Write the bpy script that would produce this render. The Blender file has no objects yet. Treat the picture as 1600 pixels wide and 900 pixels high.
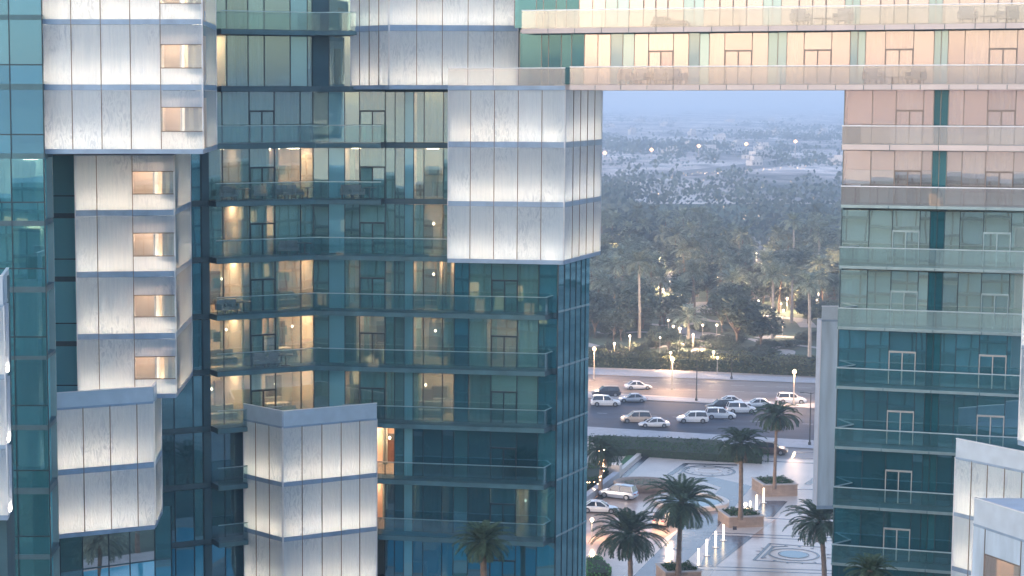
import bpy, math, random
from mathutils import Vector
R = math.radians
sc = bpy.context.scene
COL = sc.collection
# ------------------------------------------------------------------ camera
H = 50.0                                  # eye height above the plaza, metres
F = 2888.0 / 1600.0                       # focal length in image widths
PITCH = math.atan(300.0 / 2888.0)
XP = 567.0                                # optical axis lies left of the picture's middle (lens shift)
cam_d = bpy.data.cameras.new('camera'); cam = bpy.data.objects.new('camera', cam_d); COL.objects.link(cam)
cam.location = (0, 0, H); cam.rotation_euler = (math.pi/2 - PITCH, 0, 0)
cam_d.sensor_fit = 'HORIZONTAL'; cam_d.sensor_width = 36; cam_d.lens = 36 * F
cam_d.shift_x = (800 - XP) / 1600.0
cam_d.clip_start = 0.5; cam_d.clip_end = 40000
sc.camera = cam
# ------------------------------------------------------------------ sky, sun, exposure
SUN_EL, SUN_AZ = 7.0, 235.0               # low in the west, behind the camera to the left
w = bpy.data.worlds.new('World'); sc.world = w; w.use_nodes = True
wn = w.node_tree; bg = wn.nodes['Background']
sky = wn.nodes.new('ShaderNodeTexSky'); sky.sky_type = 'NISHITA'; sky.sun_disc = False
sky.sun_elevation = R(SUN_EL); sky.sun_rotation = R(SUN_AZ); sky.altitude = 0
sky.air_density = 1.0; sky.dust_density = 1.0; sky.ozone_density = 2.5
hs = wn.nodes.new('ShaderNodeHueSaturation'); hs.inputs['Saturation'].default_value = 0.75
wn.links.new(sky.outputs['Color'], hs.inputs['Color']); tn = wn.nodes.new('ShaderNodeMix'); tn.data_type = 'RGBA'; tn.blend_type = 'MULTIPLY'; tn.inputs['Factor'].default_value = 1
wn.links.new(hs.outputs['Color'], tn.inputs['A']); tn.inputs['B'].default_value = (.965, .92, 1.0, 1); wn.links.new(tn.outputs['Result'], bg.inputs['Color']); bg.inputs['Strength'].default_value = 0.15
sl = bpy.data.lights.new('sun', 'SUN'); sl.energy = 0.15; sl.angle = R(14); sl.color = (1.0, 0.78, 0.62)
so = bpy.data.objects.new('sun', sl); COL.objects.link(so)
sd = Vector((math.sin(R(SUN_AZ)) * math.cos(R(SUN_EL)), math.cos(R(SUN_AZ)) * math.cos(R(SUN_EL)), math.sin(R(SUN_EL))))
so.rotation_euler = (-sd).to_track_quat('-Z', 'Y').to_euler()
so.location = (-60, -90, 120)
sc.view_settings.view_transform = 'Standard'; sc.view_settings.look = 'None'
sc.view_settings.exposure = 2.15; sc.view_settings.gamma = 1
sc.cycles.use_denoising = True
sc.cycles.max_bounces = 7; sc.cycles.diffuse_bounces = 3; sc.cycles.glossy_bounces = 3
sc.cycles.transmission_bounces = 4; sc.cycles.transparent_max_bounces = 24; sc.cycles.volume_bounces = 1
sc.cycles.sample_clamp_indirect = 4.0
sc.cycles.use_light_tree = True
rnd = random.Random(7)
HAZE = 0.00042

# ------------------------------------------------------------------ measuring: a pixel of the 1600x900 photo -> a real point
cp, sp_ = math.cos(PITCH), math.sin(PITCH)
def ray(x, y):
    a = (x - XP) / 2888.0; b = (450.0 - y) / 2888.0
    return Vector((a, cp + b * sp_, -sp_ + b * cp))
def atY(x, y, Y):
    d = ray(x, y); k = Y / d.y
    return Vector((d.x * k, Y, H + d.z * k))
def gnd(x, y, z=0.0):
    d = ray(x, y); k = (z - H) / d.z
    return Vector((d.x * k, d.y * k, z))
def colX(x, Y, y=450): return atY(x, y, Y).x

# ------------------------------------------------------------------ materials
MATS = {}
def nodes_of(name):
    m = bpy.data.materials.new(name); m.use_nodes = True
    nt = m.node_tree; nt.nodes.clear()
    out = nt.nodes.new('ShaderNodeOutputMaterial')
    MATS[name] = m
    return m, nt, out
def N(nt, typ, **kw):
    n = nt.nodes.new(typ)
    for k, v in kw.items():
        if k.startswith('i_'):
            n.inputs[k[2:].replace('_', ' ')].default_value = v
        else: setattr(n, k, v)
    return n
def ramp(nt, fac, stops):
    r = nt.nodes.new('ShaderNodeValToRGB'); e = r.color_ramp.elements
    while len(e) < len(stops): e.new(0.5)
    for el, (p, c) in zip(e, stops):
        el.position = p; el.color = (*c, 1) if len(c) == 3 else c
    nt.links.new(fac, r.inputs['Fac']); return r.outputs['Color']
def coord(nt, scale=(1, 1, 1), world=True):
    mp = N(nt, 'ShaderNodeMapping'); mp.inputs['Scale'].default_value = scale
    if world: g = N(nt, 'ShaderNodeNewGeometry'); nt.links.new(g.outputs['Position'], mp.inputs['Vector'])
    else: g = N(nt, 'ShaderNodeTexCoord'); nt.links.new(g.outputs['Object'], mp.inputs['Vector'])
    return mp.outputs['Vector']
def plain(name, c, rough=0.6, metal=0.0, var=0.15, scale=2.0, bump=0.0, spec=0.5, objvar=0.0, stretch=(1, 1, 1)):
    m, nt, out = nodes_of(name)
    b = N(nt, 'ShaderNodeBsdfPrincipled'); b.inputs['Roughness'].default_value = rough
    b.inputs['Metallic'].default_value = metal; b.inputs['Specular IOR Level'].default_value = spec
    nz = N(nt, 'ShaderNodeTexNoise'); nz.inputs['Scale'].default_value = scale; nz.inputs['Detail'].default_value = 5
    nt.links.new(coord(nt, stretch), nz.inputs['Vector'])
    lo = tuple(max(0, v * (1 - var)) for v in c); hi = tuple(min(1, v * (1 + var)) for v in c)
    col = ramp(nt, nz.outputs['Fac'], [(0.3, lo), (0.7, hi)])
    if objvar:
        oi = N(nt, 'ShaderNodeObjectInfo')
        mr = N(nt, 'ShaderNodeMapRange'); mr.inputs['To Min'].default_value = 1 - objvar; mr.inputs['To Max'].default_value = 1 + objvar
        nt.links.new(oi.outputs['Random'], mr.inputs['Value'])
        vm = N(nt, 'ShaderNodeVectorMath', operation='SCALE'); nt.links.new(col, vm.inputs[0]); nt.links.new(mr.outputs[0], vm.inputs['Scale'])
        col = vm.outputs[0]
    nt.links.new(col, b.inputs['Base Color'])
    if bump:
        bp = N(nt, 'ShaderNodeBump'); bp.inputs['Strength'].default_value = bump; bp.inputs['Distance'].default_value = 0.05
        nt.links.new(nz.outputs['Fac'], bp.inputs['Height']); nt.links.new(bp.outputs[0], b.inputs['Normal'])
    nt.links.new(b.outputs[0], out.inputs['Surface'])
    return m
def lamp_mat(name, c, s):
    m, nt, out = nodes_of(name)
    e = N(nt, 'ShaderNodeEmission'); e.inputs['Color'].default_value = (*c, 1); e.inputs['Strength'].default_value = s
    nt.links.new(e.outputs[0], out.inputs['Surface']); return m
def glass(name, tint, refl, r0, film, filmamt, rough=0.012, wav=0.2, bump=0.005, tilt=.016):
    """coated window glass: lets light through tinted, mirrors a share of it, and carries a thin coloured body"""
    m, nt, out = nodes_of(name)
    tr = N(nt, 'ShaderNodeBsdfTransparent'); tr.inputs['Color'].default_value = (*tint, 1)
    gl = N(nt, 'ShaderNodeBsdfGlossy'); gl.inputs['Color'].default_value = (*refl, 1); gl.inputs['Roughness'].default_value = rough
    df = N(nt, 'ShaderNodeBsdfDiffuse')
    oi = N(nt, 'ShaderNodeObjectInfo'); mr = N(nt, 'ShaderNodeMapRange'); mr.inputs['To Min'].default_value = 0.75; mr.inputs['To Max'].default_value = 1.25
    nt.links.new(oi.outputs['Random'], mr.inputs['Value'])
    vm = N(nt, 'ShaderNodeVectorMath', operation='SCALE'); vm.inputs[0].default_value = film; nt.links.new(mr.outputs[0], vm.inputs['Scale'])
    nt.links.new(vm.outputs[0], df.inputs['Color'])
    nz = N(nt, 'ShaderNodeTexNoise'); nz.inputs['Scale'].default_value = wav; nz.inputs['Detail'].default_value = 2
    nt.links.new(coord(nt), nz.inputs['Vector'])
    bp = N(nt, 'ShaderNodeBump'); bp.inputs['Strength'].default_value = bump; bp.inputs['Distance'].default_value = 1.0
    nt.links.new(nz.outputs['Fac'], bp.inputs['Height'])
    # every pane hangs at its own very slight tilt
    wn_ = N(nt, 'ShaderNodeTexWhiteNoise', noise_dimensions='1D'); nt.links.new(oi.outputs['Random'], wn_.inputs['W'])
    sb = N(nt, 'ShaderNodeVectorMath', operation='SUBTRACT'); nt.links.new(wn_.outputs['Color'], sb.inputs[0]); sb.inputs[1].default_value = (.5, .5, .5)
    sc_ = N(nt, 'ShaderNodeVectorMath', operation='SCALE'); nt.links.new(sb.outputs[0], sc_.inputs[0]); sc_.inputs['Scale'].default_value = tilt
    ad = N(nt, 'ShaderNodeVectorMath', operation='ADD'); nt.links.new(bp.outputs[0], ad.inputs[0]); nt.links.new(sc_.outputs[0], ad.inputs[1])
    nm = N(nt, 'ShaderNodeVectorMath', operation='NORMALIZE'); nt.links.new(ad.outputs[0], nm.inputs[0]); nt.links.new(nm.outputs[0], gl.inputs['Normal'])
    m1 = N(nt, 'ShaderNodeMixShader'); m1.inputs[0].default_value = filmamt
    nt.links.new(tr.outputs[0], m1.inputs[1]); nt.links.new(df.outputs[0], m1.inputs[2])
    lw = N(nt, 'ShaderNodeLayerWeight'); lw.inputs['Blend'].default_value = 0.25
    mf = N(nt, 'ShaderNodeMapRange'); mf.inputs['To Min'].default_value = r0; mf.inputs['To Max'].default_value = min(1, r0 + 0.5)
    nt.links.new(lw.outputs['Fresnel'], mf.inputs['Value'])
    m2 = N(nt, 'ShaderNodeMixShader'); nt.links.new(mf.outputs[0], m2.inputs[0])
    nt.links.new(m1.outputs[0], m2.inputs[1]); nt.links.new(gl.outputs[0], m2.inputs[2])
    nt.links.new(m2.outputs[0], out.inputs['Surface']); return m
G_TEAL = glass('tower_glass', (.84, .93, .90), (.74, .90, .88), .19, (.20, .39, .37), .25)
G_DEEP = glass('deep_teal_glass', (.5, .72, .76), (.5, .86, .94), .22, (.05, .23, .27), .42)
G_STRIP = glass('pale_teal_glass', (.3, .5, .55), (.6, .85, .9), .20, (.20, .46, .50), .75)
G_SKY = glass('mirror_glass', (.85, .90, .90), (.90, .76, .76), .24, (.50, .43, .40), .22, tilt=.006)  # peach film carries part of the reflected sky glow
G_SKYSTRIP = glass('teal_mirror_glass', (.3, .5, .55), (.62, .76, .78), .24, (.24, .37, .38), .75)
G_SIDE = glass('opaque_teal_glass', (.4, .6, .62), (.6, .86, .9), .08, (.22, .62, .68), .85)
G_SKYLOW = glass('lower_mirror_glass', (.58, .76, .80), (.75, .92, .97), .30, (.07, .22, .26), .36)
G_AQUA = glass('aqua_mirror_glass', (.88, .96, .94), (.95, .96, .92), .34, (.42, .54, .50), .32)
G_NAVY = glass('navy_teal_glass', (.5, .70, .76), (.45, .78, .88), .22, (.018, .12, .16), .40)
G_POOL = glass('clear_mirror_glass', (.5, .6, .6), (.95, 1, 1), .62, (.03, .15, .18), .2, bump=.002, tilt=.002)
G_DARKTEAL = glass('dark_teal_glass', (.5, .72, .76), (.3, .6, .66), .10, (.02, .12, .15), .6)
G_RAIL = glass('rail_glass', (.84, .93, .93), (.8, .93, .97), .05, (.20, .38, .40), .045, bump=.003, tilt=.003)
G_RAILPALE = glass('pale_rail_glass', (.90, .92, .91), (1, .97, .96), .07, (.62, .58, .56), .15, bump=.003, tilt=.002)
G_RAILAQUA = glass('aqua_rail_glass', (.9, .95, .94), (.9, .97, .96), .08, (.42, .54, .52), .18, bump=.003, tilt=.002)
def frosted(name, seed, base, rough_amt):
    m, nt, out = nodes_of(name)
    oi_ = N(nt, 'ShaderNodeObjectInfo'); osc = N(nt, 'ShaderNodeMath', operation='MULTIPLY'); nt.links.new(oi_.outputs['Random'], osc.inputs[0]); osc.inputs[1].default_value = 40
    def off(v_):
        a_ = N(nt, 'ShaderNodeVectorMath', operation='ADD'); nt.links.new(v_, a_.inputs[0]); nt.links.new(osc.outputs[0], a_.inputs[1]); return a_.outputs[0]
    v = off(coord(nt, (1.2, 1.2, .35))); nz = N(nt, 'ShaderNodeTexNoise'); nz.inputs['Scale'].default_value = 3.2; nz.inputs['Detail'].default_value = 6
    nz.inputs['Distortion'].default_value = 1.6; nt.links.new(v, nz.inputs['Vector'])
    v2 = off(coord(nt, (5, 5, .25))); n2 = N(nt, 'ShaderNodeTexNoise'); n2.inputs['Scale'].default_value = 2.2; n2.inputs['Detail'].default_value = 3
    nt.links.new(v2, n2.inputs['Vector'])
    # broad patches decide where the rippled relief is strong
    n3 = N(nt, 'ShaderNodeTexNoise'); n3.inputs['Scale'].default_value = .35; n3.inputs['Detail'].default_value = 2
    nt.links.new(coord(nt, (1, 1, .8)), n3.inputs['Vector'])
    patch = ramp(nt, n3.outputs['Fac'], [(.46, (0, 0, 0)), (.66, (1, 1, 1))])
    mpo = None
    rip = ramp(nt, nz.outputs['Fac'], [(.38, (.74, .78, .83)), (.47, (1, 1, 1)), (.53, (1, 1, 1)), (.62, (.82, .85, .88))])
    stre = ramp(nt, n2.outputs['Fac'], [(.35, (.92, .94, .96)), (.6, (1, 1, 1))])
    mx = N(nt, 'ShaderNodeMix', data_type='RGBA'); nt.links.new(patch, mx.inputs['Factor']); nt.links.new(stre, mx.inputs['A']); nt.links.new(rip, mx.inputs['B'])
    mul = N(nt, 'ShaderNodeMix', data_type='RGBA', blend_type='MULTIPLY'); mul.inputs['Factor'].default_value = 1
    nt.links.new(mx.outputs['Result'], mul.inputs['A']); mul.inputs['B'].default_value = (*base, 1)
    prv = N(nt, 'ShaderNodeMapRange'); prv.inputs['To Min'].default_value = .88; prv.inputs['To Max'].default_value = 1.08; nt.links.new(oi_.outputs['Random'], prv.inputs['Value'])
    pv_ = N(nt, 'ShaderNodeVectorMath', operation='SCALE'); nt.links.new(mul.outputs['Result'], pv_.inputs[0]); nt.links.new(prv.outputs[0], pv_.inputs['Scale'])
    d = N(nt, 'ShaderNodeBsdfDiffuse'); nt.links.new(pv_.outputs[0], d.inputs['Color'])
    t = N(nt, 'ShaderNodeBsdfTranslucent'); nt.links.new(mx.outputs['Result'], t.inputs['Color'])
    ms = N(nt, 'ShaderNodeMixShader'); ms.inputs[0].default_value = .6
    nt.links.new(d.outputs[0], ms.inputs[1]); nt.links.new(t.outputs[0], ms.inputs[2])
    g = N(nt, 'ShaderNodeBsdfGlossy'); g.inputs['Roughness'].default_value = .12
    bp = N(nt, 'ShaderNodeBump'); bp.inputs['Strength'].default_value = .5; bp.inputs['Distance'].default_value = .03
    nt.links.new(nz.outputs['Fac'], bp.inputs['Height'])
    for q in (g, d, t): nt.links.new(bp.outputs[0], q.inputs['Normal'])
    fr = N(nt, 'ShaderNodeFresnel'); fr.inputs['IOR'].default_value = 1.5
    m2 = N(nt, 'ShaderNodeMixShader'); nt.links.new(fr.outputs[0], m2.inputs[0]); nt.links.new(ms.outputs[0], m2.inputs[1]); nt.links.new(g.outputs[0], m2.inputs[2])
    nt.links.new(m2.outputs[0], out.inputs['Surface']); return m
FROST = frosted('frosted_glass', 1, (.38, .54, .67), 1)
M_BAND = plain('blue_grey_band', (.26, .36, .47), .35, .1, .15, 1.2)
M_MULL = plain('dark_mullion', (.03, .05, .06), .4, .5, .1)
M_MULLB = plain('bronze_mullion', (.20, .17, .15), .4, .5, .1)
M_PALEMET = plain('pale_metal', (.72, .74, .76), .35, .1, .06)
M_RAILMET = plain('rail_metal', (.30, .40, .42), .3, .7, .1)
M_SLAB = plain('slab_edge', (.05, .11, .13), .5, 0, .2, 1)
M_SLABR = plain('balcony_soffit', (.06, .15, .17), .5, 0, .2, 1)
M_PEACHREFL = plain('peach_reflection_tone', (.74, .56, .46), .9, 0, .04, .5, objvar=.04)  # peach sky reflection of the upper panes, put into a panel colour
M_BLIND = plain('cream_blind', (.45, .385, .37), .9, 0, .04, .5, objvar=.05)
M_FASCIA = plain('fascia_stone', (.56, .49, .45), .45, 0, .06, 1, objvar=.06)
M_FLOORW = plain('room_floor', (.45, .33, .24), .5, 0, .15, 3)
M_WALLW = plain('warm_wall', (.62, .49, .38), .8, 0, .06, 1, objvar=.15)
M_WALLD = plain('dim_wall', (.30, .38, .36), .8, 0, .25, .3)
M_WALLG = plain('grey_panel', (.13, .16, .17), .6, 0, .1, .5, objvar=.2)
M_DARK = plain('dark_core', (.03, .09, .11), .6, 0, .3, .4)
M_CURT = plain('sheer_curtain', (.62, .62, .56), .9, 0, .06, 6, objvar=.15)
M_CURTT = plain('teal_curtain', (.20, .36, .36), .9, 0, .1, 6, objvar=.25)
M_CAVITY = plain('cavity_wall', (.62, .66, .72), .8, 0, .05)
M_BLINDT = plain('grey_teal_blind', (.46, .57, .51), .9, 0, .05, .5, objvar=.25)
M_TEALREFL = plain('pale_teal_reflection_tone', (.66, .74, .70), .9, 0, .05, .5, objvar=.12)  # fading reflection of the middle storeys, put into a panel colour
M_RAILTOP = plain('satin_rail', (.34, .42, .44), .35, .2, .06)
M_FRAMEP = plain('champagne_frame', (.34, .35, .34), .35, .2, .06)
M_DOORW = plain('brown_joinery', (.17, .10, .065), .5, 0, .2, 4, objvar=.4)
M_COUNT = plain('counter_top', (.30, .24, .20), .4, 0, .2, 4, objvar=.3)
M_ROOF = plain('pale_roof', (.52, .60, .68), .5, 0, .1, .8)
L_STRIP = lamp_mat('light_strip', (1, .79, .56), 31.0)
L_ROOM = lamp_mat('room_lamp', (1, .64, .41), 19.0)
L_STRIPS = [L_STRIP, lamp_mat('soft_light_strip', (1, .79, .56), 23.0), lamp_mat('bright_light_strip', (1, .82, .62), 37.0)]
L_NICHE = lamp_mat('niche_lamp', (1, .74, .58), 9.0)
L_ROOMD = lamp_mat('dim_room_lamp', (1, .65, .43), 13.0)
L_BULB = lamp_mat('warm_bulb', (1, .60, .32), 5.0)
L_WHITE = lamp_mat('white_bulb', (1, .74, .5), 4.0)
L_BOLL = lamp_mat('bollard_glow', (1, .78, .52), 1.6)

# ------------------------------------------------------------------ mesh helpers
class MB:
    def __init__(s): s.v = []; s.f = []; s.m = []
    def quad(s, a, b, c, d, mi=0):
        n = len(s.v); s.v += [tuple(a), tuple(b), tuple(c), tuple(d)]; s.f.append((n, n+1, n+2, n+3)); s.m.append(mi)
    def tri(s, a, b, c, mi=0):
        n = len(s.v); s.v += [tuple(a), tuple(b), tuple(c)]; s.f.append((n, n+1, n+2)); s.m.append(mi)
    def box(s, x0, x1, y0, y1, z0, z1, mi=0):
        n = len(s.v)
        s.v += [(x0,y0,z0),(x1,y0,z0),(x1,y1,z0),(x0,y1,z0),(x0,y0,z1),(x1,y0,z1),(x1,y1,z1),(x0,y1,z1)]
        for q in ((0,3,2,1),(4,5,6,7),(0,1,5,4),(1,2,6,5),(2,3,7,6),(3,0,4,7)):
            s.f.append(tuple(n+i for i in q)); s.m.append(mi)
    def prism(s, pts, z0, z1, mi=0):
        n = len(s.v); k = len(pts)
        s.v += [(p[0], p[1], z0) for p in pts] + [(p[0], p[1], z1) for p in pts]
        s.f.append(tuple(n+i for i in reversed(range(k)))); s.m.append(mi)
        s.f.append(tuple(n+k+i for i in range(k))); s.m.append(mi)
        for i in range(k):
            j = (i+1) % k; s.f.append((n+i, n+j, n+k+j, n+k+i)); s.m.append(mi)
    def tube(s, pts, rads, seg=6, mi=0, cap=True):
        n0 = len(s.v); pts = [Vector(p) for p in pts]
        for i, p in enumerate(pts):
            t = (pts[min(i+1, len(pts)-1)] - pts[max(i-1, 0)]).normalized()
            a = t.cross(Vector((0, 0, 1)));
            if a.length < .05: a = t.cross(Vector((1, 0, 0)))
            a.normalize(); b = t.cross(a)
            for k in range(seg):
                th = 2*math.pi*k/seg; s.v.append(tuple(p + (a*math.cos(th) + b*math.sin(th))*rads[i]))
        for i in range(len(pts)-1):
            for k in range(seg):
                j = (k+1) % seg; s.f.append((n0+i*seg+k, n0+i*seg+j, n0+(i+1)*seg+j, n0+(i+1)*seg+k)); s.m.append(mi)
        if cap:
            s.f.append(tuple(n0+k for k in range(seg))); s.m.append(mi)
            s.f.append(tuple(n0+(len(pts)-1)*seg+k for k in reversed(range(seg)))); s.m.append(mi)
    def lathe(s, prof, c=(0, 0, 0), seg=12, mi=0):
        n0 = len(s.v)
        for r, z in prof:
            for k in range(seg):
                th = 2*math.pi*k/seg; s.v.append((c[0]+r*math.cos(th), c[1]+r*math.sin(th), c[2]+z))
        for i in range(len(prof)-1):
            for k in range(seg):
                j = (k+1) % seg; s.f.append((n0+i*seg+k, n0+i*seg+j, n0+(i+1)*seg+j, n0+(i+1)*seg+k)); s.m.append(mi)
    def mesh(s, name, mats, smooth=False):
        me = bpy.data.meshes.new(name); me.from_pydata(s.v, [], s.f)
        if not isinstance(mats, (list, tuple)): mats = [mats]
        for m in mats: me.materials.append(m)
        if len(mats) > 1: me.polygons.foreach_set('material_index', s.m)
        if smooth: me.polygons.foreach_set('use_smooth', [True]*len(s.f))
        me.update(); return me
WL = {}
def link(name, me, parent=None, loc=(0, 0, 0), rz=0.0):
    o = bpy.data.objects.new(name, me); COL.objects.link(o)
    L = Vector(loc); WL[o.name] = L
    if parent is not None: o.parent = parent; L = L - WL[parent.name]
    o.location = L; o.rotation_euler = (0, 0, rz); return o
def tag(o, label, cat, group=None):
    o['label'] = label; o['category'] = cat
    if group: o['group'] = group
    return o
def thing(name, label, cat, loc=(0, 0, 0), group=None, rz=0.0):
    return tag(link(name, None, None, loc, rz), label, cat, group)
def struct(o): o['kind'] = 'structure'; return o
def stuff(o): o['kind'] = 'stuff'; return o
_bc = {}
class Plane:
    """a vertical facade plane between two plan points; s runs along it in metres, o is metres out towards the viewer"""
    def __init__(s, a, b):
        s.a = Vector((a[0], a[1])); b = Vector((b[0], b[1])); s.L = (b - s.a).length
        s.d = (b - s.a).normalized(); s.n = Vector((s.d.y, -s.d.x)); s.rz = math.atan2(s.d.y, s.d.x)
    def hit(s, x, y):
        r = ray(x, y); den = r.x*s.n.x + r.y*s.n.y; k = (s.a.x*s.n.x + s.a.y*s.n.y) / den
        p = Vector((r.x*k, r.y*k)); return (p - s.a).dot(s.d), H + r.z*k
    def s_(s, x, y=450): return s.hit(x, y)[0]
    def z_(s, x, y): return s.hit(x, y)[1]
    def pt(s, u, o, z=0): q = s.a + s.d*u + s.n*o; return Vector((q.x, q.y, z))
    def box(s, name, s0, s1, z0, z1, o0, o1, mat, parent):
        w_, d_, h_ = s1-s0, o1-o0, z1-z0
        key = (round(w_, 2), round(d_, 3), round(h_, 2), mat.name)
        me = _bc.get(key)
        if me is None:
            mb = MB(); mb.box(-w_/2, w_/2, -d_/2, d_/2, -h_/2, h_/2); me = mb.mesh(name, mat); _bc[key] = me
        return link(name, me, parent, s.pt((s0+s1)/2, (o0+o1)/2, (z0+z1)/2), s.rz)
    def curtain(s, s0, s1, z0, z1, o, mat, parent):
        w_ = s1-s0; n = max(6, int(w_*9)); mb = MB(); f = rnd.uniform(5.5, 8); ph = rnd.uniform(0, 6)
        for i in range(n):
            u0, u1 = w_*i/n, w_*(i+1)/n
            g0, g1 = .06*math.sin(u0*f*2+ph), .06*math.sin(u1*f*2+ph)
            mb.quad((u0, g0, z0), (u1, g1, z0), (u1, g1, z1), (u0, g0, z1))
        return link('curtain', mb.mesh('curtain', mat, True), parent, s.pt(s0, o, 0), s.rz)
def cutz(plane, xref, ys): return [plane.z_(xref, y) for y in ys]

def door_unit(pl, s0, s1, z0, z1, fmat, gmat, parent):
    """fixed light above a transom, two glazed leaves below"""
    zt = z0 + (z1-z0)*.62; t = .06
    f = link('balcony_door', None, parent, pl.pt((s0+s1)/2, 0, z0))
    mb = MB(); w_ = s1-s0; h_ = z1-z0; ht = zt-z0
    mb.box(-w_/2, w_/2, -.06, .03, ht-.05, ht+.05); mb.box(-.035, .035, -.06, .03, 0.02, ht-.05)
    mb.box(-w_/2, -w_/2+t, -.06, .03, 0.02, ht-.05); mb.box(w_/2-t, w_/2, -.06, .03, 0.02, ht-.05)
    link('door_frame', mb.mesh('door_frame', fmat), f, pl.pt((s0+s1)/2, 0, z0), pl.rz)
    pl.box('transom_pane', s0, s1, zt+.05, z1, -.02, .005, gmat, f)
    m_ = (s0+s1)/2
    pl.box('door_leaf', s0+t, m_-.035, z0+.02, zt-.05, -.02, .005, gmat, f)
    pl.box('door_leaf', m_+.035, s1-t, z0+.02, zt-.05, -.02, .005, gmat, f)

# =================================================================== LEFT TOWER
FRONTM = [colX(200, 111), 111], [colX(490, 116.3), 116.3], [colX(872, 113.5), 113.5], [colX(921, 117.8), 117.8]
PA = Plane(FRONTM[0], FRONTM[1]); PB = Plane(FRONTM[1], FRONTM[2]); PS = Plane(FRONTM[2], FRONTM[3])
T = thing('hotel_tower', 'teal glass hotel tower with frosted lantern boxes, left of the gap', 'building', (PA.a.x, PA.a.y, 0))
YS = [-40, 48, 135, 222, 309, 395, 481, 566, 652, 738, 824, 912]
ZS = cutz(PB, 490, YS)                                     # slab levels, top to bottom
TH = .34
FA = [200, 235, 270, 300, 315]
CELL_A = [(200,235,'g'),(235,270,'g'),(270,300,'g'),(300,315,'d'),(315,327,'K'),(327,349,'g'),(349,391,'g'),(391,430,'D'),(430,470,'g'),(470,490,'g')]
CELL_B = [(490,514,'w'),(514,539,'t'),(539,562,'g'),(562,602,'D'),(602,617,'g'),(617,632,'w'),(632,646,'t'),(646,662,'g'),(662,692,'g'),(692,710,'g'),
          (710,733,'k'),(733,768,'g'),(768,809,'D'),(809,842,'g'),(842,872,'d')]
CELL_UA = [(335,357,'g'),(357,390,'g'),(390,415,'g'),(415,455,'w'),(455,481,'t'),(481,490,'g')]
CELL_UB = [(490,515,'K'),(515,549,'w'),(549,580,'d')]
# lit rooms: row -> (x0, x1, level, curtain); several on the right half added for sunset reflections
LIT = {1: [(335,357,2)], 2: [(327,349,1),(646,692,1)], 3: [(327,391,1),(391,430,1),(430,490,3),(539,562,1),(646,692,2)], 4: [(349,391,2),(391,430,1),(646,692,2)], 5: [(327,391,3),(391,430,1),(430,490,2),(539,602,1),(646,692,2),(692,710,3)],
       6: [(327,391,3),(391,430,1),(430,490,3),(562,602,1),(646,692,2),(768,842,1)], 7: [(327,391,3),(391,490,3),(539,602,1),(646,733,2)], 8: [(592,627,3),(768,809,0)], 9: [(592,614,1),(646,692,1),(768,850,3)], 10: [(632,692,1)]}
CURT = {1: [(357,372,'w'),(372,390,'t'),(390,415,'t')], 0: [(357,390,'t'),(390,415,'w')],
        2: [(327,391,'t'),(391,430,'t'),(430,470,'t'),(562,602,'t'),(650,690,'t')],
        3: [(327,349,'t'),(391,425,'w'),(514,539,'w'),(562,602,'t'),(632,646,'w')], 4: [(327,349,'t'),(391,420,'w'),(562,602,'t'),(646,662,'w')],
        5: [(391,430,'w'),(514,545,'w'),(733,768,'t'),(809,842,'t'),(562,602,'t')], 6: [(391,412,'w'),(600,617,'t'),(733,760,'w'),(809,842,'w')],
        7: [(391,411,'w'),(562,602,'t'),(640,655,'w'),(733,768,'t')], 8: [(700,720,'t'),(733,768,'t'),(842,872,'t')],
        9: [(655,692,'t'),(733,768,'t'),(768,809,'w'),(827,850,'w')], 10: [(842,868,'t')]}
def plane_for(x): return PA if x < 490 else PB
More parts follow.
